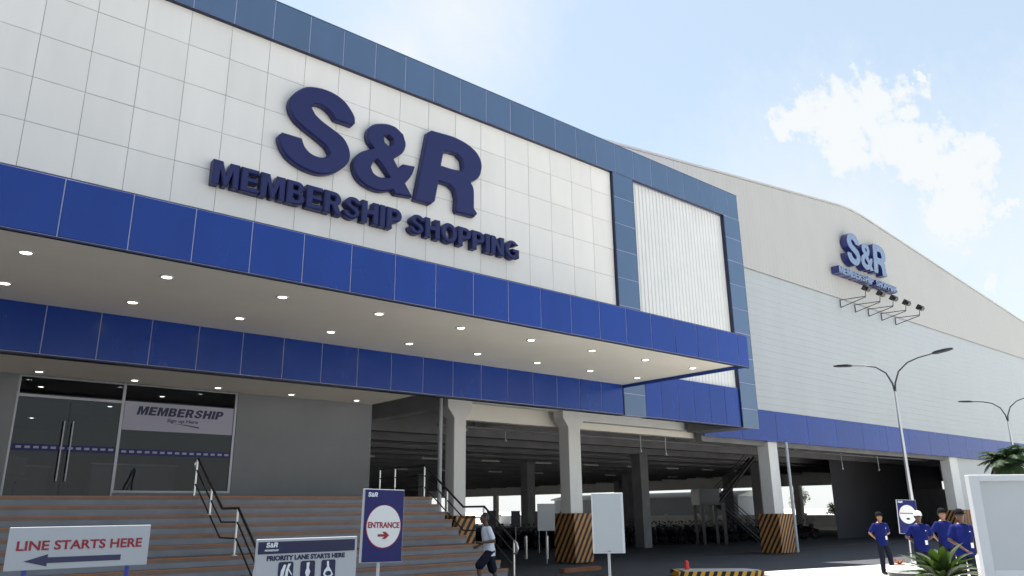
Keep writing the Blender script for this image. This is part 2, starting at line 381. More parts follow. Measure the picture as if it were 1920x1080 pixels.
def text_geo(body, bold=0.02, shear=0.0, extr=0.1, spacing=1.0):
    """text as (verts, faces) standing in x,z with its front at y=0, normalised to its bounds (0..w, 0..1)"""
    cu = D.curves.new('lettering', 'FONT'); cu.body = body; cu.size = 1.0; cu.offset = bold; cu.extrude = extr / 2; cu.shear = shear; cu.resolution_u = 4; cu.space_character = spacing
    ob = D.objects.new('lettering', cu); C.objects.link(ob)
    dg = bpy.context.evaluated_depsgraph_get(); me = D.meshes.new_from_object(ob.evaluated_get(dg))
    vs = [(v.co.x, extr / 2 - v.co.z, v.co.y) for v in me.vertices]; fs = [list(p.vertices) for p in me.polygons]
    D.objects.remove(ob); D.curves.remove(cu); D.meshes.remove(me)
    return vs, fs
def text_in(mb, body, x0, x1, z0, z1, y, depth, bold=0.02, shear=0.0, mi=0, T=None, spacing=1.0):
    """fit text into a rectangle, front face at y, going back by depth"""
    vs, fs = text_geo(body, bold, shear, 0.1, spacing)
    ax, bx = min(v[0] for v in vs), max(v[0] for v in vs); az, bz = min(v[2] for v in vs), max(v[2] for v in vs); ay = min(v[1] for v in vs)
    out = [Vector((x0 + (v[0] - ax) / (bx - ax) * (x1 - x0), y + (v[1] - ay) / 0.1 * depth, z0 + (v[2] - az) / (bz - az) * (z1 - z0))) for v in vs]
    if T: out = [Vector(T(v)) for v in out]
    return mb.add(out, fs, mi)

SNR = {"S": [[[9.117, 12.229], [9.035, 12.114], [8.501, 12.116], [8.379, 12.262], [8.205, 12.372], [8.009, 12.404], [7.873, 12.378], [7.816, 12.245], [7.919, 12.101], [8.148, 11.955], [8.49, 11.817], [8.782, 11.674], [8.955, 11.446], [9.012, 11.237], [8.978, 11.013], [8.831, 10.79], [8.618, 10.595], [8.351, 10.452], [8.085, 10.392], [7.765, 10.406], [7.445, 10.498], [7.204, 10.637], [7.035, 10.85], [6.958, 11.065], [6.975, 11.177], [7.054, 11.267], [7.589, 11.27], [7.664, 11.103], [7.806, 10.958], [7.998, 10.892], [8.214, 10.903], [8.347, 10.971], [8.395, 11.086], [8.316, 11.21], [8.132, 11.335], [7.852, 11.465], [7.577, 11.594], [7.355, 11.738], [7.21, 11.935], [7.159, 12.137], [7.206, 12.348], [7.348, 12.569], [7.549, 12.757], [7.759, 12.865], [8.086, 12.931], [8.425, 12.914], [8.748, 12.799], [8.994, 12.565], [9.103, 12.381]]], "A": [[[9.868, 12.473], [10.175, 12.559], [10.46, 12.534], [10.689, 12.398], [10.781, 12.155], [10.738, 11.901], [10.598, 11.708], [10.39, 11.526], [10.569, 11.256], [10.708, 11.456], [11.106, 11.503], [11.047, 11.277], [10.925, 11.052], [10.803, 10.883], [11.038, 10.508], [10.474, 10.444], [10.389, 10.554], [10.197, 10.467], [9.957, 10.402], [9.659, 10.422], [9.361, 10.535], [9.177, 10.735], [9.107, 10.967], [9.154, 11.179], [9.317, 11.4], [9.576, 11.567], [9.722, 11.653], [9.565, 11.795], [9.495, 12.006], [9.545, 12.227], [9.689, 12.382]], [[10.037, 12.136], [10.189, 12.204], [10.337, 12.121], [10.335, 11.983], [10.215, 11.873], [10.088, 11.945]], [[9.844, 11.349], [9.713, 11.193], [9.677, 11.051], [9.743, 10.927], [9.878, 10.852], [10.059, 10.847], [10.283, 10.916], [10.142, 11.072], [9.983, 11.228]]], "R": [[[11.671, 12.859], [12.085, 12.889], [12.509, 12.913], [13.016, 12.839], [13.387, 12.664], [13.574, 12.396], [13.589, 12.142], [13.5, 11.859], [13.316, 11.667], [13.148, 11.588], [13.258, 11.442], [13.295, 11.233], [13.297, 10.734], [13.421, 10.592], [13.305, 10.458], [12.644, 10.435], [12.594, 10.525], [12.603, 10.924], [12.531, 11.15], [12.355, 11.255], [11.963, 11.267], [11.841, 10.602], [11.691, 10.456], [11.123, 10.455], [11.314, 11.535], [11.524, 12.735]], [[12.13, 12.304], [12.086, 12.06], [12.035, 11.809], [12.417, 11.81], [12.785, 11.843], [12.863, 11.992], [12.817, 12.232], [12.622, 12.363], [12.374, 12.349]]]}
SNR = {k: [smooth_loop([tuple(p) for p in lp], 2) for lp in v] for k, v in SNR.items()}
LX0, LX1, LZ0, LZ1 = 6.958, 13.589, 10.39, 12.931
def logo_in(mb, x0, x1, z0, z1, y0, y1, mi=0, T=None, keys="SAR", bevel=0.0):
    for k in keys:
        lo = [[(x0 + (p[0] - LX0) / (LX1 - LX0) * (x1 - x0), z0 + (p[1] - LZ0) / (LZ1 - LZ0) * (z1 - z0)) for p in lp] for lp in SNR[k]]
        shapes_mb(mb, lo, y0, y1, mi, T, bevel)

def arc(cx, cz, rx, rz, a0, a1, n=10): return [(cx + rx * math.cos(R(a0 + (a1 - a0) * i / n)), cz + rz * math.sin(R(a0 + (a1 - a0) * i / n))) for i in range(n + 1)]
def norm_s():
    lp = SNR['S'][0]; ax = min(p[0] for p in lp); bx = max(p[0] for p in lp); az = min(p[1] for p in lp); bz = max(p[1] for p in lp)
    return [[((p[0] - ax) / (bx - ax) * 0.80, (p[1] - az) / (bz - az)) for p in lp]]
BLOCK = {
 'M': (1.0, [[(0, 0), (0, 1), (.36, 1), (.5, .45), (.64, 1), (1, 1), (1, 0), (.74, 0), (.74, .62), (.58, 0), (.42, 0), (.26, .62), (.26, 0)]]),
 'E': (.72, [[(0, 0), (0, 1), (.7, 1), (.7, .78), (.28, .78), (.28, .62), (.66, .62), (.66, .40), (.28, .40), (.28, .22), (.72, .22), (.72, 0)]]),
 'H': (.82, [[(0, 0), (0, 1), (.28, 1), (.28, .63), (.54, .63), (.54, 1), (.82, 1), (.82, 0), (.54, 0), (.54, .39), (.28, .39), (.28, 0)]]),
 'N': (.84, [[(0, 0), (0, 1), (.28, 1), (.57, .46), (.57, 1), (.84, 1), (.84, 0), (.56, 0), (.27, .54), (.27, 0)]]),
 'I': (.28, [[(0, 0), (0, 1), (.28, 1), (.28, 0)]]),
 'P': (.77, [[(0, 0), (0, 1)] + arc(.45, .68, .32, .32, 90, -90) + [(.28, .36), (.28, 0)], [(.28, .58), (.28, .78)] + arc(.42, .68, .08, .10, 90, -90, 6)]),
 'R': (.82, [[(0, 0), (0, 1)] + arc(.45, .69, .32, .31, 90, -55) + [(.82, 0), (.51, 0), (.36, .37), (.28, .37), (.28, 0)], [(.28, .58), (.28, .78)] + arc(.43, .68, .08, .10, 90, -90, 6)]),
 'B': (.78, [[(0, 0), (0, 1)] + arc(.46, .745, .27, .255, 90, -60) + arc(.47, .27, .31, .27, 60, -90), [(.28, .62), (.28, .80)] + arc(.42, .71, .07, .09, 90, -90, 6), [(.28, .20), (.28, .41)] + arc(.43, .305, .09, .105, 90, -90, 6)]),
 'O': (.92, [arc(.46, .5, .46, .515, 0, 345, 23), arc(.46, .5, .19, .29, 0, 345, 23)]),
 'G': (.90, [arc(.46, .5, .46, .515, 35, 318, 22) + [(.90, .10), (.90, .56), (.47, .56), (.47, .36), (.64, .36), (.64, .26)] + arc(.46, .5, .19, .29, 300, 50, 14)]),
 'S': (.80, norm_s())}
def block_word(body, x0, x1, z0, z1, y, depth, gap=0.06, shear=0.0, bevel=0.0):
    """bold block capitals filling a rectangle; yields one mesh builder per letter"""
    tot = sum(BLOCK[c][0] for c in body) + gap * (len(body) - 1); s = (x1 - x0) / tot; x = x0
    for c in body:
        w, loops = BLOCK[c]; q = MB()
        lo = [[(x + u * s + shear * v * (z1 - z0), z0 + v * (z1 - z0)) for u, v in lp] for lp in loops]
        shapes_mb(q, lo, y, y + depth, 0, None, bevel); yield q, lo
        x += (w + gap) * s
def word(body, x0, x1, z0, z1, y, depth, parent, material, face=None, bevel=0.0):
    for q, lo in block_word(body, x0, x1, z0, z1, y, depth, 0.05, 0.0, bevel):
        if face: shapes_mb(q, lo, y - 0.012, y - 0.002, 1)
        q.build('letter', [material] + ([face] if face else []), parent)

# ------------------------------------------------------------------ ground
def gz(x):                                      # the drive falls a little towards the right-hand bays
    t = min(max((x - 18) / 15.0, 0), 1); return -0.25 * t * t * (3 - 2 * t)
def sheet(name, x0, x1, y0, y1, dz, material, nx=40):
    xs = sorted(set([x0, x1] + [x0 + (x1 - x0) * i / nx for i in range(nx + 1)] + [min(max(16 + i, x0), x1) for i in range(20)]))
    mb = MB(); n = len(xs)
    mb.add([(x, y, gz(x) + dz) for y in (y0, y1) for x in xs], [(i, i + 1, n + i + 1, n + i) for i in range(n - 1)])
    o = mb.build(name, material); tag(o, kind='structure'); return o
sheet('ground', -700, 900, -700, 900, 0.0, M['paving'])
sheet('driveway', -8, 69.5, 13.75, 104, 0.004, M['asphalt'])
sheet('unseen_dark_ground', -160, 11.0, -60, 13.74, 0.004, M['asphalt'], 8)  # unseen dark sheet, added to cut ground bounce on the left of the facade

M['yellow_paint'] = mat('worn_yellow_paint', (0.20, 0.15, 0.04), 0.8, var=0.4, vscale=2)
q = MB(); q.add([(x, y, gz(x) + 0.009) for x, y in ((26, 22.2), (34, 22.2), (42, 22.2), (50, 22.2), (26, 22.36), (34, 22.36), (42, 22.36), (50, 22.36))], [(0, 1, 5, 4), (1, 2, 6, 5), (2, 3, 7, 6)])
tag(q.build('road_marking', M['yellow_paint']), kind='structure')

# ------------------------------------------------------------------ store front
YW = 17.5
store = thing('store_building', 'white tiled store front framed in slate blue panels above a royal blue canopy', 'store', (10, 17.5, 0))
def panels(mb, xs, zs, y, thick, gap, mi=0, tilt=0.0):
    for a, b in zip(xs[:-1], xs[1:]):
        for c, d in zip(zs[:-1], zs[1:]):
            x0, x1, z0, z1 = a + gap / 2, b - gap / 2, c + gap / 2, d - gap / 2
            t = [random.uniform(-tilt, tilt) for _ in range(3)]
            f = lambda x, z: y + (t[0] * ((x - x0) / (x1 - x0) - .5) + t[1] * ((z - z0) / (z1 - z0) - .5))
            e = min(0.006, thick / 2)
            vs = [(x0 + e, f(x0, z0), z0 + e), (x1 - e, f(x1, z0), z0 + e), (x1 - e, f(x1, z1), z1 - e), (x0 + e, f(x0, z1), z1 - e),
                  (x0, y + e, z0), (x1, y + e, z0), (x1, y + e, z1), (x0, y + e, z1), (x0, y + thick, z0), (x1, y + thick, z0), (x1, y + thick, z1), (x0, y + thick, z1)]
            mb.add(vs, [(0, 1, 2, 3), (0, 4, 5, 1), (1, 5, 6, 2), (2, 6, 7, 3), (3, 7, 4, 0), (4, 8, 9, 5), (5, 9, 10, 6), (6, 10, 11, 7), (7, 11, 8, 4)], mi)
def rng(a, step, lo, hi):
    k = math.ceil((lo - a) / step + 0.03); out = [lo]
    while a + k * step < hi - 0.03: out.append(a + k * step); k += 1
    return out + [hi]
XL = -9.0
# white tiles
mb = MB(); panels(mb, rng(1.54, 1.0135, XL, 19.80), rng(8.755, 1.043, 6.3, 13.90), 17.62, 0.05, 0.011, 0, 0.006); mb.box(XL, 19.80, 17.635, 17.80, 6.3, 13.90, 1)
mb.build('tile_wall', [M['tile'], M['tile_joint']], store)
# slate frame
mb = MB(); panels(mb, rng(4.56, 1.031, XL, 27.95), [13.905, 15.07], 17.5, 0.05, 0.022, 0, 0.006)
mb.box(XL, 27.95, 17.512, 20.25, 13.905, 15.068, 1); mb.box(XL, 26.80, 17.504, 17.62, 13.885, 13.905, 2); mb.box(XL, 27.96, 17.49, 17.7, 15.072, 15.09, 0)
mb.build('parapet_band', [M['slate'], M['joint_pale'], M['navy_edge']], store)
for (xa, xb) in ((19.83, 20.95), (26.82, 27.95)):
    mb = MB(); panels(mb, [xa, xb], rng(8.755, 1.043, 4.87, 13.895), 17.5, 0.05, 0.020, 0, 0.006)
    mb.box(xa, xb, 17.512, 17.75, 4.87, 13.895, 1); mb.box(xa - 0.02, xa - 0.002, 17.504, 17.75, 4.87, 13.88, 2); mb.box(xb + 0.002, xb + 0.012, 17.504, 17.75, 4.87, 13.88, 2)
    mb.build('slate_column', [M['slate'], M['joint_pale'], M['navy_edge']], store)
# ribbed sheet in the recess
mb = MB(); prof = []; x = 20.97
while x < 26.79:
    prof += [(x, 17.70), (x + 0.07, 17.70), (x + 0.10, 17.67), (x + 0.15, 17.67), (x + 0.18, 17.70)]; x += 0.21
n = len(prof); mb.add([(px, py, z) for z in (6.45, 13.88) for px, py in prof], [(i, i + 1, n + i + 1, n + i) for i in range(n - 1)])
mb.build('ribbed_panel', M['ribbed'], store)
# lower royal band
mb = MB(); panels(mb, rng(2.49, 1.015, XL, 19.80), [4.90, 6.43], 17.52, 0.05, 0.020, 0, 0.006); panels(mb, [20.96] + [21.9, 22.86, 23.84, 24.83, 25.81] + [26.78], [4.90, 6.43], 17.56, 0.05, 0.02, 0, 0.006)
mb.box(XL, 19.80, 17.535, 17.78, 4.90, 6.43, 1); mb.box(20.96, 26.78, 17.575, 17.78, 4.90, 6.43, 1)
mb.box(XL, 19.80, 17.525, 17.78, 4.865, 4.898, 2); mb.box(20.96, 26.80, 17.565, 17.78, 4.865, 4.898, 2)
mb.build('lower_band', [M['royal'], M['joint_pale'], M['navy_edge']], store)
# the closed volume behind the cladding
mb = MB(); mb.box(XL, 27.94, 17.85, 20.2, 6.5, 13.85); mb.box(27.70, 27.94, 17.76, 20.25, 4.9, 13.89); mb.box(XL, 11.64, 17.79, 20.25, 4.925, 6.49); mb.box(26.82, 27.69, 17.76, 20.25, 4.90, 6.49); mb.box(11.65, 26.81, 17.79, 20.25, 5.45, 6.49)
mb.build('facade_core', M['greywall'], store)
# canopy
can = MB(); can.box(XL, 19.80, 12.66, 17.5, 5.90, 6.66); can_o = can.build('canopy', M['soffit'], store)
mb = MB(); panels(mb, rng(1.76, 0.978, XL, 19.88), [5.80, 6.75], 12.57, 0.04, 0.018, 0, 0.006)
mb.box(XL, 19.87, 12.583, 12.65, 5.802, 6.748, 1); mb.box(XL, 19.88, 12.575, 12.66, 5.775, 5.799, 2)
mb.box(19.81, 19.88, 12.66, 17.49, 5.80, 6.75, 0); mb.box(XL, 19.88, 12.62, 17.49, 6.752, 6.78, 2)
mb.build('fascia', [M['royal'], M['joint_pale'], M['navy_edge']], can_o)
def downlight(x, y, z, parent, r=0.095):
    mb = MB(); mb.lathe([(r + 0.03, 0), (r + 0.025, -0.015), (r, -0.018), (r - 0.01, -0.004), (0, -0.004)], (x, y, z - 0.002), 18, 0)
    mb.lathe([(r - 0.012, -0.012), (0, -0.020)], (x, y, z - 0.002), 18, 1)
    return mb.build('downlight', [M['lamp_rim'], M['lamp_on']], parent)
for k in range(-3, 9):
    for y in (14.0, 16.2): downlight(1.57 + 2.183 * k, y, 5.90, can_o)
# wall of the shop under the soffit
sof = MB(); sof.box(XL, 11.66, 17.785, 20.28, 4.90, 4.922); sof_o = sof.build('entrance_soffit', M['soffit'], store)
for k in range(-2, 5): downlight(2.85 + 1.99 * k, 19.72, 4.90, sof_o, 0.085)
mb = MB(); mb.box(XL, 2.57, 20.3, 20.5, 2.17, 4.92); mb.box(7.60, 11.66, 20.3, 20.5, 2.17, 4.92); mb.box(11.46, 11.655, 20.5, 42, -0.1, 5.79); mb.box(XL, 11.66, 20.3, 20.5, -0.1, 2.165)
mb.box(4.81, 7.60, 20.3, 20.46, 2.17, 2.30)
mb.build('shop_wall', M['greywall'], store)
# glazed shop front
sw = MB()
for x0, x1, z0, z1 in ((2.57, 2.62, 2.18, 4.9), (4.765, 4.835, 2.18, 4.9), (7.53, 7.60, 2.30, 4.9), (2.62, 4.765, 4.40, 4.47), (2.62, 4.765, 4.85, 4.9), (4.835, 7.53, 4.86, 4.9), (4.835, 7.53, 2.30, 2.36)):
    sw.bbox(x0, x1, 20.32, 20.40, z0, z1, 0.006)
sw_o = sw.build('shop_window', M['alu'], store)
mb = MB()
for x0, x1, z0, z1 in ((4.835, 7.53, 2.36, 4.86), (2.62, 4.765, 4.47, 4.85)): mb.box(x0, x1, 20.355, 20.363, z0, z1)
mb.build('pane', M['glass'], sw_o)
def door(x0, x1, hx):
    d = MB(); d.box(x0 + 0.004, x1 - 0.004, 20.355, 20.365, 2.20, 4.395); d_o = d.build('glass_door', M['glass'], store)
    h = MB(); h.tube([(hx, 20.27, 2.55), (hx, 20.27, 3.9)], 0.018, 10); h.tube([(hx, 20.27, 2.7), (hx, 20.355, 2.7)], 0.012, 8); h.tube([(hx, 20.27, 3.75), (hx, 20.355, 3.75)], 0.012, 8)
    h.build('door_handle', M['alu'], d_o)
door(2.62, 3.69, 3.60); door(3.69, 4.765, 3.78)
# manifestation strip with pale dashes
mb = MB(); mb.box(2.64, 4.75, 20.346, 20.350, 3.21, 3.36, 0); mb.box(4.85, 7.52, 20.346, 20.350, 3.19, 3.33, 0)
for k in range(12):
    x = 2.72 + k * 0.172; mb.box(x, x + 0.105, 20.341, 20.345, 3.265, 3.315, 1)
for k in range(15):
    x = 4.90 + k * 0.177; mb.box(x, x + 0.105, 20.341, 20.345, 3.24, 3.29, 1)
mb.build('glass_strip', [M['sign_blue'], M['banner']], sw_o)
# interior
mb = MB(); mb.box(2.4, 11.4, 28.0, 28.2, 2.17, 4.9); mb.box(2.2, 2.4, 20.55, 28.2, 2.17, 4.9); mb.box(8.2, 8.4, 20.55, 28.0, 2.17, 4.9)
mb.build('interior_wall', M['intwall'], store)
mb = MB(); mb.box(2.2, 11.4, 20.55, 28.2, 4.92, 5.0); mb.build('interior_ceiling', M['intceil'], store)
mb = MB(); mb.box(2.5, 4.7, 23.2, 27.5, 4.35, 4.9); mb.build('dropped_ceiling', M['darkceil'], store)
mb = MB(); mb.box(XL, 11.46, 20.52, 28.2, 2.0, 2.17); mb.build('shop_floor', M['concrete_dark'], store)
for x, y in ((3.3, 22.2), (6.2, 22.2), (5.6, 25.2), (7.4, 24.0)):
    downlight(x, y, 4.92, store, 0.075)
downlight(3.5, 24.2, 4.35, store, 0.07)
# things inside the shop
for x, y, w, lab in ((5.0, 23.6, 2.2, 'grey service counter behind the right hand shop window'), (2.9, 25.5, 1.4, 'dark low counter deep inside behind the glass doors')):
    t = thing('service_counter', lab, 'counter', (x, y, 2.17))
    q = MB(); q.bbox(x, x + w, y, y + 0.6, 2.17, 3.12, 0.01); q.build('counter_body', M['counter'], t)
    q = MB(); q.bbox(x - 0.04, x + w + 0.04, y - 0.05, y + 0.64, 3.123, 3.165, 0.008); q.build('counter_top', M['white_metal'], t)
t = thing('office_chair', 'dark high backed chair seen through the left glass door', 'chair', (3.05, 22.0, 2.17))
q = MB(); q.bbox(2.83, 3.27, 22.2, 22.28, 2.75, 3.2, 0.03); q.build('backrest', M['counter'], t)
q = MB(); q.bbox(2.82, 3.28, 21.8, 22.2, 2.6, 2.68, 0.03); q.build('seat', M['counter'], t)
q = MB(); q.tube([(3.05, 22, 2.2), (3.05, 22, 2.6)], 0.03)
for a in range(5): q.tube([(3.05, 22, 2.25), (3.05 + 0.27 * math.cos(a * 1.257), 22 + 0.27 * math.sin(a * 1.257), 2.19)], 0.018, 6)
q.build('pedestal', M['black_metal'], t)

# banner in the window
t = thing('window_banner', 'pale membership banner hung inside the top of the shop window', 'banner', (6.1, 20.33, 3.8))
q = MB(); q.box(4.845, 7.52, 20.336, 20.339, 3.78, 4.47); q.build('sheet', M['banner'], t)
q = MB()
for w, _ in block_word("MEMBERSHIP", 5.13, 7.22, 4.16, 4.37, 20.331, 0.004, 0.10, 0.22): q.add(w.v, w.f)
text_in(q, "Sign up Here", 5.86, 6.62, 3.99, 4.105, 20.331, 0.004, 0.02, 0.1)
q.prism([(5.98, 3.985), (6.25, 3.965), (6.66, 3.90), (6.66, 3.935), (6.3, 3.98)], 20.331, 20.335, 'y')
q.build('wording', M['ink'], t)

# main sign letters
t = thing('main_sign', 'big navy raised letter store sign on the white tiled front', 'sign', (10, 17.4, 9.3))
for k in "SAR":
    q = MB(); shapes_mb(q, SNR[k], 17.40, 17.60, 0, None, 0.04); q.build('letter', M['letter'], t)
word("MEMBERSHIP", 5.40, 10.70, 9.37, 10.0, 17.36, 0.24, t, M['letter'], None, 0.03)
word("SHOPPING", 10.95, 15.06, 9.40, 10.0, 17.36, 0.24, t, M['letter'], None, 0.03)

# ------------------------------------------------------------------ warehouse
YH = 20.3
ware = thing('warehouse_building', 'large pale warehouse with beige gable and blue band over an open parking level', 'warehouse', (45, 20.3, 0))
APX, APZ, SLL, SLR = 44.9, 19.62, 0.1135, 0.1005
def roofz(x):
    z = APZ - (SLL * (APX - x) if x < APX else SLR * (x - APX)); d = abs(x - APX)
    return z - 0.10 * max(0, 1 - d / 1.5) ** 2
mb = MB(); x = 0.0; prof = []
while x < 96:
    prof += [(x, 20.25), (x + 0.26, 20.25), (x + 0.29, 20.242), (x + 0.33, 20.242), (x + 0.36, 20.25)]; x += 0.36
n = len(prof); mb.add([(px, py, 13.36) for px, py in prof] + [(px, py, roofz(px)) for px, py in prof], [(i, i + 1, n + i + 1, n + i) for i in range(n - 1)])
mb.build('gable', M['beigegable'], ware)
mb = MB(); prof = []; z = 6.28
while z < 13.36:
    prof += [(20.31, z), (20.31, min(z + 0.285, 13.36)), (20.322, min(z + 0.300, 13.37)), (20.322, min(z + 0.322, 13.38))]; z += 0.335
n = len(prof); mb.add([(28.0, y, z) for y, z in prof] + [(96, y, z) for y, z in prof], [(i, i + 1, n + i + 1, n + i) for i in range(n - 1)])
mb.build('siding', M['siding'], ware)
mb = MB()
for k in range(24): mb.box(28.0 + k * 2.9, 30.88 + k * 2.9, 20.24, 20.34, 4.82, 6.26)
mb.build('blue_band', M['royal'], ware)
mb = MB(); pr = [i * 1.5 for i in range(65)]
mb.add([(px, 20.2, roofz(px) + 0.02) for px in pr] + [(px, 104, roofz(px) + 0.02) for px in pr] + [(px, 20.2, roofz(px) + 0.12) for px in pr], [(i, i + 1, 65 + i + 1, 65 + i) for i in range(64)] + [(i, i + 1, 130 + i + 1, 130 + i) for i in range(64)])
mb.box(-0.2, 0, 20.3, 104, 5.9, 14.6); mb.box(95.8, 96, 20.3, 104, 5.9, 14.4); mb.box(0, 96, 103.8, 104, 5.9, 14.4)
mb.build('roof', M['beigegable'], ware)
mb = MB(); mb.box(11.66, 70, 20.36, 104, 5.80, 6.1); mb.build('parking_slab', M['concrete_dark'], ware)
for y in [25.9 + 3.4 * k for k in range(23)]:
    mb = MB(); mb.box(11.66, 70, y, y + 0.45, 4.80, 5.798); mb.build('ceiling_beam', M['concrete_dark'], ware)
mb = MB(); mb.prism([(20.3, 5.0), (28.25, 5.0), (28.25, 5.798), (15.2, 5.798), (15.2, 5.3), (19.6, 5.3), (19.85, 5.0)], 20.45, 20.80, 'y'); mb.build('front_beam', M['column'], ware)
mb = MB(); mb.box(15.2, 33.0, 21.05, 21.4, 4.78, 5.798); mb.build('second_beam', M['soffit'], ware)
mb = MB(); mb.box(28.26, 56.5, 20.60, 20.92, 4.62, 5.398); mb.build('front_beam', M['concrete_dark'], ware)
for x in (14.72, 19.83, 33.2, 45.0):
    mb = MB(); mb.prism([(20.80, 4.75), (21.5, 5.13), (60, 5.25), (60, 5.797), (20.80, 5.797)], x, x + 0.45, 'x'); mb.build('cross_beam', M['column'], ware)
def column(x0, x1, y0, y1, z0, z1, capital=True, material='column'):
    w = 0.26; mb = MB()
    poly = [(x0, z0), (x1, z0), (x1, 4.72), (x1 + w, 5.05), (x1 + w, z1), (x0 - w, z1), (x0 - w, 5.05), (x0, 4.72)] if capital else [(x0, z0), (x1, z0), (x1, z1), (x0, z1)]
    mb.prism(poly, y0, y1, 'y'); return mb.build('support_column', M[material], ware)
def guard(x0, x1, y0, y1, z0, z1, col):
    mb = MB(); mb.bbox(x0, x1, y0, y1, z0, z1, 0.03); return mb.build('column_guard', M['stripes'], col)
cc = column(14.71, 15.17, 20.30, 20.78, -0.1, 5.79); guard(14.55, 15.33, 19.95, 21.0, 0.02, 1.66, cc)
cc = column(19.83, 20.43, 20.28, 20.78, -0.1, 5.79); guard(19.66, 20.58, 19.95, 21.0, 0.02, 1.68, cc)
cc = column(33.18, 33.95, 20.42, 21.0, -0.4, 4.81, False); guard(32.95, 34.15, 20.1, 21.2, -0.22, 1.52, cc)
cc = column(54.25, 55.5, 20.42, 21.0, -0.4, 4.81, False); guard(54.0, 55.75, 20.1, 21.2, -0.22, 1.52, cc)
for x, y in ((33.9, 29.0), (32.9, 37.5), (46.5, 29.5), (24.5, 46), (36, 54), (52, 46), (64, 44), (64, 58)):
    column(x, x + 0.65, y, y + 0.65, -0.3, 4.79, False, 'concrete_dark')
mb = MB(); mb.box(69.6, 70.0, 26, 104, 3.75, 5.79); mb.build('edge_beam', M['column'], ware)
for y in (32, 40, 50, 60, 72, 86): column(69.55, 70.1, y, y + 0.6, -0.3, 3.74, False)
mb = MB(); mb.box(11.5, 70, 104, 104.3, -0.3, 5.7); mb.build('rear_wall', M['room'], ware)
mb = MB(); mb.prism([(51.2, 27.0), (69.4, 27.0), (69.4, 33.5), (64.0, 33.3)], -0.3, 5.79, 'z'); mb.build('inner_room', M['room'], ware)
mb = MB(); mb.box(63.0, 70.5, 26.9, 26.99, -0.3, 3.1); mb.build('metal_shutter', M['concrete_dark'], ware)
mb = MB(); mb.box(55.52, 96, 20.5, 20.7, -0.3, 4.81); mb.build('lower_wall', M['siding'], ware)
for x, y0, z1 in ((14.24, 20.42, 5.78), (34.25, 20.1, 4.81)):
    mb = MB(); mb.tube([(x, y0, -0.2), (x, y0, z1)], 0.07, 10); mb.build('downpipe', M['siding'], ware)

for k in range(11):
    for yy in (36.6, 46.8):
        xx = 20 + k * 4.3; mb = MB(); mb.box(xx, xx + 1.3, yy, yy + 0.16, 4.62, 4.70); mb.tube([(xx + 0.15, yy + 0.08, 4.7), (xx + 0.15, yy + 0.08, 5.79)], 0.01, 5); mb.tube([(xx + 1.15, yy + 0.08, 4.7), (xx + 1.15, yy + 0.08, 5.79)], 0.01, 5); mb.build('ceiling_batten', M['column'], ware)
for z, y in ((4.72, 22.4), (4.70, 29.9), (4.66, 33.0)):
    mb = MB(); mb.tube([(15.5, y, z), (69, y, z)], 0.05, 8); mb.build('ceiling_pipe', M['concrete_dark'], ware)

# small sign on the gable with its floodlights
t = thing('gable_sign', 'small glossy blue raised letter sign high on the beige gable', 'sign', (45, 20, 15))
for k in "SAR":
    q = MB(); logo_in(q, 42.75, 47.85, 15.55, 17.60, 19.80, 20.20, keys=k, bevel=0.0); logo_in(q, 42.75, 47.85, 15.55, 17.60, 19.78, 19.797, 1, keys=k); q.build('letter', [M['letter2'], M['letter_face_sheen']], t)
word("MEMBERSHIP", 41.35, 45.55, 14.68, 15.12, 19.75, 0.45, t, M['letter2'], M['letter_face_sheen'])
word("SHOPPING", 45.85, 48.75, 14.70, 15.12, 19.75, 0.45, t, M['letter2'], M['letter_face_sheen'])
fl_labels = ['black floodlight on a wall arm, leftmost of five under the gable sign', 'black floodlight on a wall arm, second from the left under the gable sign', 'black floodlight on a wall arm, middle one of five under the gable sign', 'black floodlight on a wall arm, fourth from the left, right of the gable sign', 'black floodlight on a wall arm, rightmost and furthest from the gable sign']
for i, x in enumerate((41.95, 43.7, 45.35, 47.05, 48.95)):
    t = thing('floodlight', fl_labels[i], 'floodlight', (x, 20.25, 13.0), group='floodlights under the gable sign')
    q = MB(); q.tube([(x, 20.25, 13.24), (x, 18.75, 13.14)], 0.022, 6); q.tube([(x, 20.25, 12.80), (x, 18.75, 13.10)], 0.022, 6); q.tube([(x, 20.235, 12.78), (x, 20.235, 13.27)], 0.03, 6); q.tube([(x, 18.75, 13.12), (x, 18.7, 13.50)], 0.02, 6); q.build('arm', M['black_metal'], t)
    q = MB(); ro = Matrix.Translation((x, 18.66, 13.60)) @ Matrix.Rotation(R(38), 4, 'X'); q.box(-0.26, 0.26, -0.12, 0.10, -0.16, 0.16, 0, ro); q.box(-0.18, 0.18, -0.22, -0.12, -0.1, 0.1, 0, ro); q.box(-0.22, 0.22, 0.10, 0.115, -0.13, 0.13, 1, ro)
    q.build('lamp_head', [M['black_metal'], M['alu']], t)

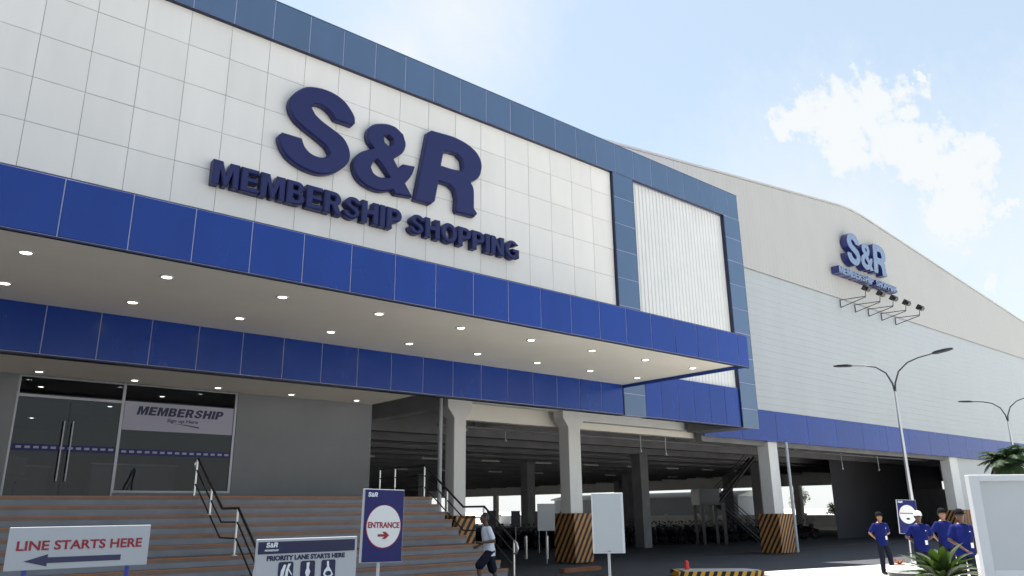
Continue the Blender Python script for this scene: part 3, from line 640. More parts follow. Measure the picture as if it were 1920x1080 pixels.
# ------------------------------------------------------------------ stairs
st = thing('entrance_stairs', 'wide grey stairs with brown tiled treads rising to the shop door', 'stairs', (4, 15.5, 0))
edges = [(17.55 - 0.306 * k, 2.17 - 0.19 * k) for k in range(6)] + [(15.22 - 0.27 * k, 1.03 - 0.172 * k) for k in range(6)]
for i, (y, z) in enumerate(edges):
    zb = edges[i + 1][1] if i + 1 < len(edges) else 0.0
    if i == 0: back = 20.295
    else: back = edges[i - 1][0] + 0.012
    mb = MB(); mb.box(XL, 12.0, y + 0.006, back, zb - 0.02 if i + 1 < len(edges) else 0.0, z - 0.0765, 0)
    mb.box(XL, 12.02, y + 0.05, back - 0.018, z - 0.076, z, 1)
    mb.box(XL, 12.018, y, y + 0.049, z - 0.075, z - 0.012, 1)
    mb.box(XL, 12.02, y - 0.004, y + 0.04, z - 0.0115, z + 0.003, 2)
    mb.build('step', [M['riser'], M['tread'], M['nosing']], st)
mb = MB(); mb.box(XL, 11.98, 17.6, 20.28, -0.1, 1.95); mb.prism([(16.03, -0.1), (17.58, -0.1), (17.58, 1.9), (16.03, 0.95)], XL, 11.98, 'x'); mb.build('stair_core', M['greywall'], st)
# hand rails
def handrail(x, label, far_run):
    t = thing('handrail', label, 'handrail', (x, 15.5, 0), group='stair handrails')
    pts = [(18.25 if not far_run else 20.2, 3.0), (17.82, 3.0), (16.05, 1.90), (15.20, 1.90), (14.1, 1.13)]
    if not far_run: pts = pts[1:]
    for dz, r in ((0, 0.026), (-0.26, 0.017), (-0.56, 0.017)):
        q = MB(); q.tube([(x, y, z + dz) for y, z in pts], r, 8); q.build('rail', M['black_metal'], t)
    posts = [(17.82, 2.17, 3.0), (16.75, 1.78, 2.34), (15.22, 1.03, 1.90), (14.1, 0.34, 1.13)]
    if far_run: posts += [(19.32, 2.17, 3.0), (20.15, 2.17, 3.0)]
    for y, z0, z1 in posts:
        q = MB(); q.tube([(x, y, z0), (x, y, z1)], 0.024, 8); q.lathe([(0.06, 0.0), (0.06, 0.012), (0.03, 0.02)], (x, y, z0), 12); q.build('post', M['steel'], t)
    q = MB(); q.tube([(x, 14.1, 1.13), (x, 14.0, 1.08), (x, 13.96, 0.98), (x, 14.0, 0.87), (x, 14.1, 0.85)], 0.026, 8)
    if not far_run: q.tube([(x, 17.82, 3.0), (x, 17.92, 2.98), (x, 17.95, 2.88), (x, 17.92, 2.79), (x, 17.82, 2.74)], 0.026, 8)
    q.build('end_loop', M['steel'], t)
handrail(5.88, 'black handrail on steel posts in the middle of the stairs', False)
handrail(11.93, 'black handrail along the open right edge of the stairs and landing', True)

# ------------------------------------------------------------------ signs
def board_sign(name, label, loc, yaw, w, h, zb, thick, boardmat, roll=0.0, post=None, edge=None, nposts=1, group=None):
    t = thing(name, label, 'sign', loc, (0, roll, yaw), group)
    q = MB(); q.bbox(-w / 2, w / 2, 0, thick, zb, zb + h, 0.006); b = q.build('board', boardmat, t, True)
    q = MB()
    for k in range(nposts):
        px = 0 if nposts == 1 else (-0.36 * w + k * 0.72 * w / (nposts - 1)); q.tube([(px, thick + 0.022, 0), (px, thick + 0.022, zb + h * 0.5)], 0.02, 8)
    q.build('post', post or M['white_metal'], t, True)
    return t, b
def ell_poly(rx, rz, zc, n=40, xc=0): return [(xc + rx * math.cos(i * math.tau / n), zc + rz * math.sin(i * math.tau / n)) for i in range(n)]
# entrance sign
def oval_sign(label, loc, yaw, roll, withtext):
    t, b = board_sign('entrance_sign', label, loc, yaw, 0.60, 0.905, 1.18, 0.055, M['sign_white'], roll)
    q = MB(); q.box(-0.292, 0.292, -0.004, -0.0005, 1.188, 2.077); q.build('blue_face', M['sign_blue'], t, True)
    q = MB(); q.prism(ell_poly(0.258, 0.268, 1.62), -0.0075, -0.0045, 'y'); q.build('oval_edge', M['red_line'], t, True)
    q = MB(); q.prism(ell_poly(0.25, 0.26, 1.622), -0.0110, -0.0080, 'y'); q.build('oval', M['sign_oval'], t, True)
    q = MB(); logo_in(q, -0.25, -0.11, 1.985, 2.045, -0.008, -0.0045); q.build('logo', M['white_ink'], t, True)
    q = MB(); text_in(q, "ENTRANCE", -0.235, 0.235, 1.60, 1.675, -0.0145, 0.003, 0.03)
    q.build('lettering', M['red_ink'], t, True)
    q = MB(); q.prism([(-0.085, 1.495), (0.01, 1.495), (-0.02, 1.465), (0.03, 1.465), (0.085, 1.51), (0.03, 1.555), (-0.02, 1.555), (0.01, 1.525), (-0.085, 1.525)], -0.0145, -0.0115, 'y')
    q.build('arrow', M['red_ink'], t, True)
    return t
oval_sign('blue entrance sign with a white oval and red arrow before the stairs', (5.37, 9.0, 0), 0.0, R(1.2), True)
# blue sign beyond the staff
t, b = board_sign('oval_sign', 'blue sign with a white oval behind the four staff in blue shirts', (24.5, 10.7, -0.1), R(-40), 0.58, 0.98, 1.10, 0.05, M['sign_white'], R(2))
q = MB(); q.box(-0.282, 0.282, -0.004, -0.0005, 1.108, 2.072); q.build('blue_face', M['sign_blue'], t, True)
q = MB(); q.prism(ell_poly(0.25, 0.27, 1.66), -0.008, -0.0045, 'y'); q.build('oval', M['sign_oval'], t, True)
q = MB(); q.box(-0.235, 0.235, -0.012, -0.0085, 1.675, 1.70); q.build('red_line', M['red_ink'], t, True)
q = MB(); q.prism(ell_poly(0.055, 0.03, 1.53), -0.012, -0.0085, 'y'); q.build('dark_mark', M['arrow_ink'], t, True)
q = MB(); logo_in(q, -0.26, -0.12, 1.99, 2.05, -0.008, -0.0045); q.build('logo', M['white_ink'], t, True)
# line sign
t, b = board_sign('queue_sign', 'white sign with red wording and a long left pointing arrow', (1.70, 8.0, 0), 0, 1.14, 0.355, 1.352, 0.012, M['sign_white'], 0, M['blue_post'], nposts=2)
for wd, xa, xb in (("LINE", -0.50, -0.255), ("STARTS", -0.215, 0.195), ("HERE", 0.235, 0.505)):
    q = MB(); text_in(q, wd, xa, xb, 1.513, 1.592, -0.004, 0.003, 0.022); q.build('word', M['red_ink'], t, True)
q = MB(); q.prism([(-0.43, 1.425), (-0.255, 1.378), (-0.255, 1.405), (0.335, 1.405), (0.335, 1.452), (-0.255, 1.452), (-0.255, 1.478)], -0.004, -0.001, 'y'); q.build('arrow', M['arrow_ink'], t, True)
# info sign
t = thing('notice_board', 'white notice board with dark header and three square pictograms', 'sign', (3.41, 7.0, 0))
q = MB(); q.bbox(-0.505, 0.505, 0, 0.03, 0.86, 1.575, 0.006); q.build('board', M['sign_white'], t, True)
q = MB(); q.box(-0.492, 0.478, -0.004, -0.0005, 1.445, 1.55); q.build('header', M['ink'], t, True)
q = MB(); logo_in(q, -0.42, -0.31, 1.50, 1.545, -0.008, -0.0045); text_in(q, "MEMBERSHIP", -0.43, -0.30, 1.468, 1.485, -0.008, 0.003, 0.02); q.build('logo', M['white_ink'], t, True)
q = MB(); text_in(q, "PRIORITY LANE STARTS HERE", -0.405, 0.375, 1.385, 1.43, -0.004, 0.003, 0.05); q.build('wording', M['ink'], t, True)
def rrect(x0, x1, z0, z1, r, n=5):
    out = []
    for cx, cz, a0 in ((x1 - r, z1 - r, 0), (x0 + r, z1 - r, 90), (x0 + r, z0 + r, 180), (x1 - r, z0 + r, 270)):
        for k in range(n + 1):
            a = R(a0 + 90 * k / n); out.append((cx + r * math.cos(a), cz + r * math.sin(a)))
    return out
for k, x0 in enumerate((-0.29, -0.075, 0.135)):
    q = MB(); q.prism(rrect(x0, x0 + 0.145, 1.205, 1.372, 0.02), -0.004, -0.001, 'y'); pc = q.build('pictogram', M['ink'], t, True)
    cx = x0 + 0.0725; q = MB()
    if k == 0:
        q.prism([(cx - 0.055, 1.225), (cx - 0.03, 1.215), (cx - 0.015, 1.29), (cx + 0.0, 1.345), (cx - 0.02, 1.35), (cx - 0.045, 1.30)], -0.008, -0.0045, 'y')
        q.prism([(cx - 0.01, 1.23), (cx + 0.02, 1.23), (cx + 0.022, 1.30), (cx + 0.045, 1.355), (cx + 0.02, 1.355), (cx + 0.0, 1.30)], -0.008, -0.0045, 'y')
        q.prism([(cx + 0.023, 1.30), (cx + 0.06, 1.25), (cx + 0.06, 1.265), (cx + 0.026, 1.315)], -0.008, -0.0045, 'y')
    elif k == 1:
        q.prism([(cx - 0.015, 1.355), (cx + 0.015, 1.36), (cx + 0.01, 1.31), (cx + 0.025, 1.275), (cx + 0.012, 1.235), (cx - 0.01, 1.225), (cx - 0.025, 1.27), (cx - 0.012, 1.31)], -0.008, -0.0045, 'y')
    else:
        shapes_mb(q, [[(cx - 0.02, 1.36), (cx + 0.0, 1.36), (cx + 0.005, 1.31), (cx + 0.03, 1.275), (cx + 0.05, 1.235), (cx + 0.02, 1.215), (cx - 0.03, 1.215), (cx - 0.052, 1.245), (cx - 0.04, 1.28), (cx - 0.015, 1.31)], ell_poly(0.032, 0.022, 1.25, 14, cx)], -0.008, -0.0045)
    q.build('symbol', M['white_ink'], pc, True)
q = MB()
for sx in (-0.46, 0.46): q.tube([(sx, 0.045, 0), (sx, 0.045, 1.5)], 0.018, 8); q.tube([(sx, 0.5, 0), (sx, 0.06, 1.45)], 0.016, 8)
q.build('stand', M['white_metal'], t, True)
# blank white sign
t, b = board_sign('blank_sign', 'blank white sign board on a thin white pole beside the striped column', (9.0, 8.4, 0), R(-40.3), 0.485, 0.885, 1.16, 0.05, M['frame_white'])
q = MB(); q.box(-0.222, 0.205, -0.004, -0.0005, 1.175, 2.03); q.build('face_sheet', M['panel_white'], t, True)
q = MB(); q.box(-0.02, 0.02, -0.012, -0.0045, 1.185, 1.20); q.build('clip', M['alu'], t, True)
# grey sign behind the second column
board_sign('grey_sign', 'plain grey sign board on a pole half hidden behind the striped column guard', (19.2, 20.9, 0), R(-40), 0.62, 0.92, 1.1, 0.04, M['sign_white'])
# dark boards on poles in the parking level
for i, px in enumerate(((23.1, 28.9), (24.15, 28.4), (25.25, 28.0), (26.45, 27.5))):
    board_sign('bay_board', ['dark board on a thin pole in the parking level, first of four from the stairs', 'dark board on a thin pole in the parking level, second of four from the stairs', 'dark board on a thin pole in the parking level, third of four from the stairs', 'dark board on a thin pole in the shade, nearest of four to the striped column'][i], (px[0], px[1], gz(px[0])), R(-40), 0.42, 0.72, 1.15, 0.04, M['dark_board'], group='dark boards on poles in the parking level')
# big framed board, right edge
t = thing('framed_board', 'big blank white framed board standing at the right edge', 'sign', (10.81, 3.10, 0), (0, 0, R(-40.3)))
q = MB()
W2, Z0, Z1 = 0.86, 1.005, 2.145
for x0, x1, z0, z1 in ((-W2, -W2 + 0.115, Z0, Z1), (W2 - 0.115, W2, Z0, Z1), (-W2 + 0.115, W2 - 0.115, Z1 - 0.075, Z1), (-W2 + 0.115, W2 - 0.115, Z0, Z0 + 0.075)): q.bbox(x0, x1, -0.03, 0.06, z0, z1, 0.006)
q.build('frame', M['frame_white'], t, True)
q = MB(); q.box(-W2 + 0.116, W2 - 0.116, 0.0, 0.02, Z0 + 0.076, Z1 - 0.076); q.build('panel', M['panel_white'], t, True)
q = MB(); q.tube([(-0.7, 0.085, 0), (-0.7, 0.085, 2.0)], 0.025); q.tube([(0.7, 0.085, 0), (0.7, 0.085, 2.0)], 0.025); q.build('leg', M['white_metal'], t, True)

# ------------------------------------------------------------------ bollards, cone, kerbs
for i, (x, y) in enumerate(((20.5, 23.5), (21.05, 22.9))):
    t = thing('bollard', ['thin steel bollard nearer the stairs in the parking level', 'thin steel bollard nearer the striped column in the parking level'][i], 'bollard', (x, y, 0), group='steel bollards')
    q = MB(); q.tube([(x, y, 0), (x, y, 0.8)], 0.055, 10); q.build('post', M['steel'], t)
    q = MB(); q.lathe([(0.062, 0.80), (0.06, 0.84), (0.03, 0.87), (0, 0.88)], (x, y, 0), 12); q.build('cap', M['steel'], t)
t = thing('traffic_island', 'low kerbed island edged in yellow and black stripes', 'island', (19.3, 13.4, 0))
def island_poly(g):
    A = Vector((17.75, 14.05)); B = Vector((19.2, 12.62)); dn = (B - A).normalized(); pn = Vector((dn.y, -dn.x)) * -1
    P = [A - pn * 0.1, B - pn * 0.1, B + dn * 0.35 + pn * 0.35, B + pn * 0.95, A + pn * 0.95 - dn * 0.1]
    c = sum(P, Vector((0, 0))) / len(P)
    return [tuple(c + (p - c) * g) for p in P]
q = MB(); q.prism(island_poly(1.0), -0.05, 0.15, 'z'); q.build('kerb', M['kerbstripes'], t)
q = MB(); q.prism(island_poly(0.88), 0.1505, 0.165, 'z'); q.build('top_slab', M['paving'], t)
kx, ky = 18.05, 13.98
t = thing('traffic_cone', 'small red traffic cone on the striped island', 'cone', (kx, ky, 0.165))
q = MB(); q.lathe([(0.075, 0.02), (0.062, 0.12), (0.055, 0.2), (0.05, 0.24), (0.028, 0.265), (0, 0.27)], (kx, ky, 0.165), 18); q.build('cone_body', M['cone_red'], t)
q = MB(); q.bbox(kx - 0.1, kx + 0.1, ky - 0.1, ky + 0.1, 0.166, 0.188, 0.008); q.build('base', M['white_metal'], t)
mb = MB(); mb.prism([(16.70, 17.42), (18.30, 17.45), (18.35, 17.68), (16.68, 17.65)], 0.005, 0.12, 'z'); o = mb.build('wheel_stop', M['clay']); tag(o, 'orange painted kerb block on the drive below the striped column', 'kerb')

# ------------------------------------------------------------------ street lamps
def street_lamp(x, y, zj, label):
    t = thing('street_lamp', label, 'street lamp', (x, y, gz(x)), group='twin armed street lamps')
    q = MB(); q.tube([(x, y, gz(x)), (x, y, 2.5), (x, y, zj)], [0.10, 0.085, 0.05], 10); q.lathe([(0.2, 0), (0.2, 0.03), (0.11, 0.06), (0.10, 0.4)], (x, y, gz(x)), 14); q.build('pole', M['steel'], t)
    for s in (1, -1):
        pts = [(x, y, zj - 0.1), (x, y + s * 0.06, zj + 0.35), (x, y + s * 0.28, zj + 0.85), (x, y + s * 0.7, zj + 1.18), (x, y + s * 1.2, zj + 1.33), (x, y + s * 1.85, zj + 1.42)]
        q = MB(); q.tube(pts, [0.045, 0.04, 0.036, 0.033, 0.03, 0.028], 8); arm = q.build('arm', M['dark_metal'], t)
        q = MB(); yy = y + s * 1.8
        q.add([(x + a * w, yy + s * d, zj + z) for d, w, zt, zb in ((0, 0.05, 1.45, 1.38), (0.15, 0.13, 1.49, 1.38), (0.6, 0.13, 1.53, 1.43), (0.85, 0.06, 1.53, 1.47)) for a, z in ((-1, zb), (1, zb), (1, zt), (-1, zt))],
              [(4 * i + k, 4 * i + (k + 1) % 4, 4 * i + 4 + (k + 1) % 4, 4 * i + 4 + k) for i in range(3) for k in range(4)] + [(0, 1, 2, 3), (12, 15, 14, 13)])
        q.build('lamp_head', M['dark_metal'], arm)
street_lamp(35.0, 14.95, 6.72, 'tall twin armed steel street lamp before the warehouse blue band')
street_lamp(55.0, 16.9, 6.85, 'more distant twin armed street lamp beside the palm crown')

# ------------------------------------------------------------------ pendant pipes under the ceiling
for i, (x, y, z) in enumerate(((25.35, 21.6, 4.10), (27.0, 21.6, 4.03), (43.6, 22.2, 3.85), (48.1, 22.2, 3.9), (19.1, 23.0, 4.35), (16.9, 22.6, 4.6))):
    lab = ['thin white pipe hanging from the front beam right of the second column', 'thin white pipe hanging left of the third column, lower than its neighbour', 'thin hanging pipe in the bay right of the third striped column', 'thin hanging pipe beside the street lamp pole', 'short dark hanging pipe left of the second column', 'short hanging pipe nearest the first column'][i]
    t = thing('hanging_pipe', lab, 'pipe', (x, y, 5.4), group='thin pipes hanging from the parking ceiling')
    q = MB(); q.tube([(x, y, 5.39), (x, y, z + 0.1)], 0.018, 6); q.build('drop', M['white_metal'], t)
    q = MB(); q.lathe([(0.02, 0.1), (0.05, 0.06), (0.05, 0.0), (0, -0.02)], (x, y, z), 10); q.build('fitting', M['white_metal'], t)

# ------------------------------------------------------------------ motorcycles
def make_moto(name, label, bodymat):
    t = thing(name, label, 'motorcycle', (0, 0, 0), group='motorcycles parked in the shade')
    for x in (-0.62, 0.62):
        q = MB(); ro = Matrix.Rotation(R(90), 4, 'X')
        q.lathe([(0.27, -0.045), (0.30, -0.03), (0.305, 0), (0.30, 0.03), (0.27, 0.045), (0.235, 0.04), (0.235, -0.04), (0.27, -0.045)], (x, 0, 0.305), 22, 0, True, ro); w = q.build('wheel', M['tyre'], t, True)
        q = MB(); q.lathe([(0.23, -0.02), (0.2, -0.025), (0.2, 0.025), (0.23, 0.02)], (x, 0, 0.305), 18, 0, True, ro)
        for k in range(5):
            a = k * math.tau / 5; q.tube([(x, 0, 0.305), (x + 0.21 * math.cos(a), 0, 0.305 + 0.21 * math.sin(a))], 0.015, 6)
        q.build('rim', M['dark_metal'], w, True)
    q = MB(); q.prism([(-0.85, 0.72), (-0.55, 0.60), (-0.2, 0.42), (0.15, 0.40), (0.33, 0.62), (0.40, 0.95), (0.30, 0.98), (0.16, 0.72), (-0.15, 0.70), (-0.5, 0.78), (-0.88, 0.80)], -0.12, 0.12, 'y')
    q.prism([(0.35, 0.62), (0.9, 0.55), (0.92, 0.60), (0.62, 0.69), (0.36, 0.70)], -0.06, 0.06, 'y'); q.ell((-0.05, 0, 0.36), (0.24, 0.15, 0.14)); q.build('body', bodymat, t, True)
    q = MB(); q.prism([(-0.80, 0.805), (-0.45, 0.785), (-0.15, 0.705), (0.12, 0.725), (0.1, 0.79), (-0.2, 0.80), (-0.75, 0.87)], -0.13, 0.13, 'y'); q.build('seat', M['hood'], t, True)
    q = MB()
    for s in (-1, 1): q.tube([(0.62, s * 0.075, 0.305), (0.38, s * 0.075, 0.92)], 0.022, 8)
    q.build('fork', M['dark_metal'], t, True)
    q = MB(); q.tube([(0.22, -0.34, 1.0), (0.33, -0.2, 1.04), (0.36, 0, 1.0), (0.33, 0.2, 1.04), (0.22, 0.34, 1.0)], 0.016, 8); q.build('handlebar', M['black_metal'], t, True)
    q = MB(); q.ell((0.43, 0, 0.9), (0.06, 0.09, 0.09)); q.build('headlight', M['dark_metal'], t, True)
    for s in (-1, 1):
        q = MB(); q.tube([(0.3, s * 0.24, 1.03), (0.27, s * 0.3, 1.2)], 0.008, 6); q.ell((0.27, s * 0.33, 1.23), (0.015, 0.065, 0.045)); q.build('mirror', M['black_metal'], t, True)
    return t
ML = 'dark parked motorcycle seen as a silhouette in the shaded rows between the columns'
m1 = make_moto('motorcycle', ML, M['moto_dark']); m2 = make_moto('motorcycle', 'wine coloured parked motorcycle in the shaded rows between the columns', M['moto_red'])
spots = []
for row, (off, n) in enumerate(((0, 46), (1.9, 44), (3.8, 40))):
    for k in range(n):
        s = k / (n - 1); x = 23.5 + s * 33.5 + off * 0.6; y = 33.5 - s * 6.0 + off
        if 50.0 < x: y += 0.0
        if x > 50.3 and y > 25.8: continue
        spots.append((x, y))
first = {0: True, 1: True}
for i, (x, y) in enumerate(spots):
    w = 1 if random.random() < 0.2 else 0; src = (m1, m2)[w]
    o = src if first[w] else copy_tree(src)
    first[w] = False
    o.location = (x + random.uniform(-.1, .1), y + random.uniform(-.2, .2), gz(x) + 0.005); o.rotation_euler = (R(random.uniform(-6, -2)), 0, R(-115 + random.uniform(-14, 14)))

# steel stairs inside the parking level
t = thing('steel_stairs', 'dark steel switchback stairs deep inside the parking level', 'stairs', (40, 28, 0), (0, 0, R(-40.3)))
def flight(q, p0, p1, w):
    p0 = Vector(p0); p1 = Vector(p1)
    for s in (-w / 2, w / 2): q.tube([p0 + Vector((0, s, 0)), p1 + Vector((0, s, 0))], 0.11, 6)
    n = 10
    for k in range(1, n):
        c = p0.lerp(p1, k / n); q.box(c.x - 0.13, c.x + 0.13, c.y - w / 2, c.y + w / 2, c.z - 0.02, c.z + 0.02)
def frail(q, p0, p1, w):
    for s in (-w / 2, w / 2):
        for h in (0.45, 0.9): q.tube([Vector(p0) + Vector((0, s, h)), Vector(p1) + Vector((0, s, h))], 0.03, 6)
q = MB(); flight(q, (-0.3, 0, 2.1), (2.0, 0, 4.7), 0.9); q.build('upper_flight', M['black_metal'], t, True)
q = MB(); flight(q, (-0.1, 1.1, 2.1), (2.3, 1.1, -0.15), 0.9); q.build('lower_flight', M['black_metal'], t, True)
q = MB(); q.bbox(-1.5, 0.0, -0.5, 1.6, 1.98, 2.1, 0.02); q.build('landing', M['dark_metal'], t, True)
q = MB(); frail(q, (-0.3, 0, 2.1), (2.0, 0, 4.3), 0.9); frail(q, (-0.1, 1.1, 2.1), (2.3, 1.1, -0.15), 0.9)
q.box(-1.5, -1.46, -0.5, 1.6, 2.1, 2.9); q.box(-1.46, -0.3, -0.5, -0.46, 2.1, 2.9); q.build('railing', M['dark_metal'], t, True)
for x, y in ((-0.1, -0.4), (-1.35, -0.4), (-0.1, 1.5), (-1.35, 1.5)):
    q = MB(); q.box(x - 0.09, x + 0.09, y - 0.09, y + 0.09, -0.25, 1.975); q.build('support_post', M['black_metal'], t, True)

# ------------------------------------------------------------------ beyond the parking level
t = thing('far_shed', 'long low grey shed in the sun beyond the parking level', 'shed', (105, 75, -0.25))
q = MB(); q.box(92, 98, 62, 98, -0.3, 3.3); q.build('wall', M['farwall'], t)
q = MB(); q.prism([(91.6, 3.31), (98.4, 3.31), (98.4, 3.5), (95, 4.1), (91.6, 3.5)], 61.5, 98.5, 'y'); q.build('roof', M['farwhite'], t)
t = thing('boundary_wall', 'white boundary wall beyond the open side of the parking level', 'wall', (84, 70, -0.25))
q = MB()
for k in range(14): q.box(84, 84.2, 38 + k * 5, 42.9 + k * 5, -0.3, 0.95)
q.build('wall_panel', M['farwhite'], t)
q = MB()
for k in range(15): q.box(83.92, 84.28, 37.9 + k * 5 - 0.1, 37.9 + k * 5 + 0.18, -0.3, 1.15)
q.build('wall_post', M['farwhite'], t)
def leaves(mb, centers, n, size, mi=0):
    for c, rr in centers:
        for _ in range(n):
            d = Vector((random.gauss(0, 1), random.gauss(0, 1), random.gauss(0, 1))).normalized() * (random.random() ** 0.4)
            p = Vector(c) + Vector((d.x * rr[0], d.y * rr[1], d.z * rr[2])); a = Vector((random.gauss(0, 1), random.gauss(0, 1), random.gauss(0, 1))).normalized(); b = a.orthogonal().normalized(); s = size * random.uniform(.6, 1.3)
            mb.add([p - a * s, p + b * s * 0.45, p + a * s, p - b * s * 0.45], [(0, 1, 2, 3)], mi)
TL = ['small round tree beyond the parking level, nearest the third column', 'small broad tree beyond the parking level, just right of the round one', 'larger loose tree beyond the parking level, behind the steel stairs']
for i, (x, y, h) in enumerate(((88, 44, 2.4), (90, 47.5, 2.2), (96, 55, 4.2))):
    t = thing('tree', TL[i], 'tree', (x, y, -0.25), group='trees beyond the parking level')
    q = MB(); q.tube([(x, y, -0.25), (x + 0.1, y, h * 0.45), (x + 0.05, y + 0.1, h * 0.75)], [0.12, 0.09, 0.05], 8)
    for a in range(4): q.tube([(x + 0.08, y, h * 0.4), (x + 0.8 * math.cos(a * 1.6), y + 0.8 * math.sin(a * 1.6), h * 0.75)], [0.05, 0.02], 6)
    q.build('trunk', M['bark'], t)
    q = MB(); leaves(q, [((x + random.uniform(-.9, .9), y + random.uniform(-.9, .9), h * random.uniform(.55, .9)), (0.9, 0.9, h * 0.2)) for _ in range(7)], 130, 0.13); q.build('crown', M['leaftree'], t)

# ------------------------------------------------------------------ palm and broad leaved plant
def frond(q, base, az, el, L, n, ll, droop, w=0.035):
    pts = []; p = Vector(base); e = el
    for k in range(n + 1):
        pts.append(p.copy()); p = p + Vector((math.cos(az) * math.cos(e), math.sin(az) * math.cos(e), math.sin(e))) * (L / n); e -= droop / n
    q.tube(pts, [0.022 * (1 - 0.8 * k / n) for k in range(n + 1)], 5)
    for k in range(2, n):
        t = (pts[k + 1] - pts[k - 1]).normalized(); side = t.cross(Vector((0, 0, 1))).normalized(); upv = side.cross(t)
        for s in (-1, 1):
            l = ll * math.sin(math.pi * (0.12 + 0.85 * k / n)) * random.uniform(.85, 1.1)
            d = (side * s * 0.85 + t * 0.55 - upv * 0.25 + Vector((0, 0, random.uniform(-.2, .1)))).normalized(); wv = t * w
            b = pts[k]; q.add([b - wv, b + wv, b + d * l * 0.6 + wv * 0.7, b + d * l - Vector((0, 0, 0.12 * l)), b + d * l * 0.6 - wv * 0.7], [(0, 1, 2, 3, 4)])
px, py = 36.99, 11.63
t = thing('palm_tree', 'small palm rising behind the big framed white board', 'palm', (px, py, -0.25))
q = MB(); q.tube([(px, py, -0.25), (px + 0.03, py, 1.2), (px, py, 3.55)], [0.17, 0.13, 0.12], 12)
for k in range(21): q.lathe([(0.135, 0), (0.15, 0.05), (0.13, 0.08)], (px + 0.01, py, 0.2 + k * 0.16), 10)
q.build('trunk', M['bark'], t)
q = MB()
for k in range(44): frond(q, (px, py, 3.55), k * 2.4 + random.uniform(-.2, .2), random.uniform(-0.3, 1.35), random.uniform(0.95, 1.25), 18, 0.42, random.uniform(1.0, 1.8))
q.build('crown', M['leafpalm'], t)
cx, cy = 14.2, 5.75
t = thing('broadleaf_plant', 'broad leaved green plant in front of the staff', 'plant', (cx, cy, 0))
q = MB(); q.lathe([(0.0, 0.0), (0.12, 0.0), (0.14, 0.3), (0.10, 0.66), (0, 0.70)], (cx, cy, 0), 14); q.build('stem', M['bark'], t)
q = MB()
for k in range(40):
    az = k * 2.39996; e = random.uniform(0.25, 1.35); L = random.uniform(0.55, 0.78); n = 9; p = Vector((cx + 0.05 * math.cos(az), cy + 0.05 * math.sin(az), 0.62)); rows = []
    for i in range(n + 1):
        s = i / n; tdir = Vector((math.cos(az) * math.cos(e), math.sin(az) * math.cos(e), math.sin(e))); sd = Vector((-math.sin(az), math.cos(az), 0)); nv = sd.cross(tdir)
        w = 0.075 * (math.sin(math.pi * min(1, 0.12 + s * 0.88)) ** 0.7); rows.append((p + sd * w - nv * w * 0.35, p.copy(), p - sd * w - nv * w * 0.35)); p = p + tdir * (L / n); e -= random.uniform(0.06, 0.13)
    q.add([v for r in rows for v in r], [f for i in range(n) for f in ((3 * i, 3 * i + 1, 3 * i + 4, 3 * i + 3), (3 * i + 1, 3 * i + 2, 3 * i + 5, 3 * i + 4))], 0, True)
q.build('foliage', M['leafbroad'], t)
# pots beside the plant
t = thing('terracotta_pot', 'small terracotta pot with a dried orange plant beside the staff', 'pot', (18.0, 8.15, 0))
b = Vector((18.0, 8.15, 0.0))
q = MB(); q.lathe([(0.07, 0.30), (0.095, 0.53), (0.11, 0.53), (0.11, 0.575), (0.09, 0.575), (0.085, 0.53), (0, 0.53)], b, 18); q.lathe([(0.09, 0.0), (0.07, 0.3)], b, 14); q.build('pot', M['clay'], t)
q = MB()
for k in range(16):
    a = k * 2.4; q.tube([b + Vector((0, 0, 0.55)), b + Vector((0.05 * math.cos(a), 0.05 * math.sin(a), 0.62)), b + Vector((0.11 * math.cos(a), 0.11 * math.sin(a), 0.61 + 0.05 * (k % 3)))], [0.01, 0.016, 0.004], 6)
q.build('dried_plant', M['clay'], t)
t = thing('white_planter', 'round white planter bowl in the foreground below the staff', 'planter', (15.12, 6.66, 0))
b = Vector((15.12, 6.66, 0))
q = MB(); q.lathe([(0.2, 0), (0.3, 0.3), (0.37, 0.56)], b, 26); q.lathe([(0.372, 0.56), (0.392, 0.64)], b, 26, 1); q.lathe([(0.395, 0.64), (0.42, 0.70), (0.40, 0.735), (0.36, 0.725), (0.33, 0.64), (0, 0.64)], b, 26); q.build('bowl', [M['white_glaze'], M['dark_metal']], t)
q = MB(); q.ell(b + Vector((0, 0, 0.67)), (0.32, 0.32, 0.05)); q.build('soil', M['soil'], t)

# ------------------------------------------------------------------ people
def remesh(mb, name, mats, parent, vox=0.012, sm=6):
    me = mb.mesh(name, mats); ob = D.objects.new(name, me); C.objects.link(ob)
    r = ob.modifiers.new('r', 'REMESH'); r.mode = 'VOXEL'; r.voxel_size = vox; r.use_smooth_shade = True
    s = ob.modifiers.new('s', 'SMOOTH'); s.iterations = sm; s.factor = 0.5
    me2 = D.meshes.new_from_object(ob.evaluated_get(bpy.context.evaluated_depsgraph_get()))
    D.objects.remove(ob); D.meshes.remove(me); return me2
def solid_rings(mb, rings, seg=18):
    """stack of ellipses (x,y,z,rx,ry)"""
    vs = []
    for x, y, z, rx, ry in rings: vs += [(x + rx * math.cos(k * math.tau / seg), y + ry * math.sin(k * math.tau / seg), z) for k in range(seg)]
    fs = [(i * seg + k, i * seg + (k + 1) % seg, (i + 1) * seg + (k + 1) % seg, (i + 1) * seg + k) for i in range(len(rings) - 1) for k in range(seg)] + [list(range(seg - 1, -1, -1)), list(range((len(rings) - 1) * seg, len(rings) * seg))]
    mb.add(vs, fs, 0, True)
def link_mesh(name, me, mats, parent):
    if len(me.materials) == 0:
        for mm in mats: me.materials.append(mm)
    o = D.objects.new(name, me); C.objects.link(o); o.parent = parent; return o
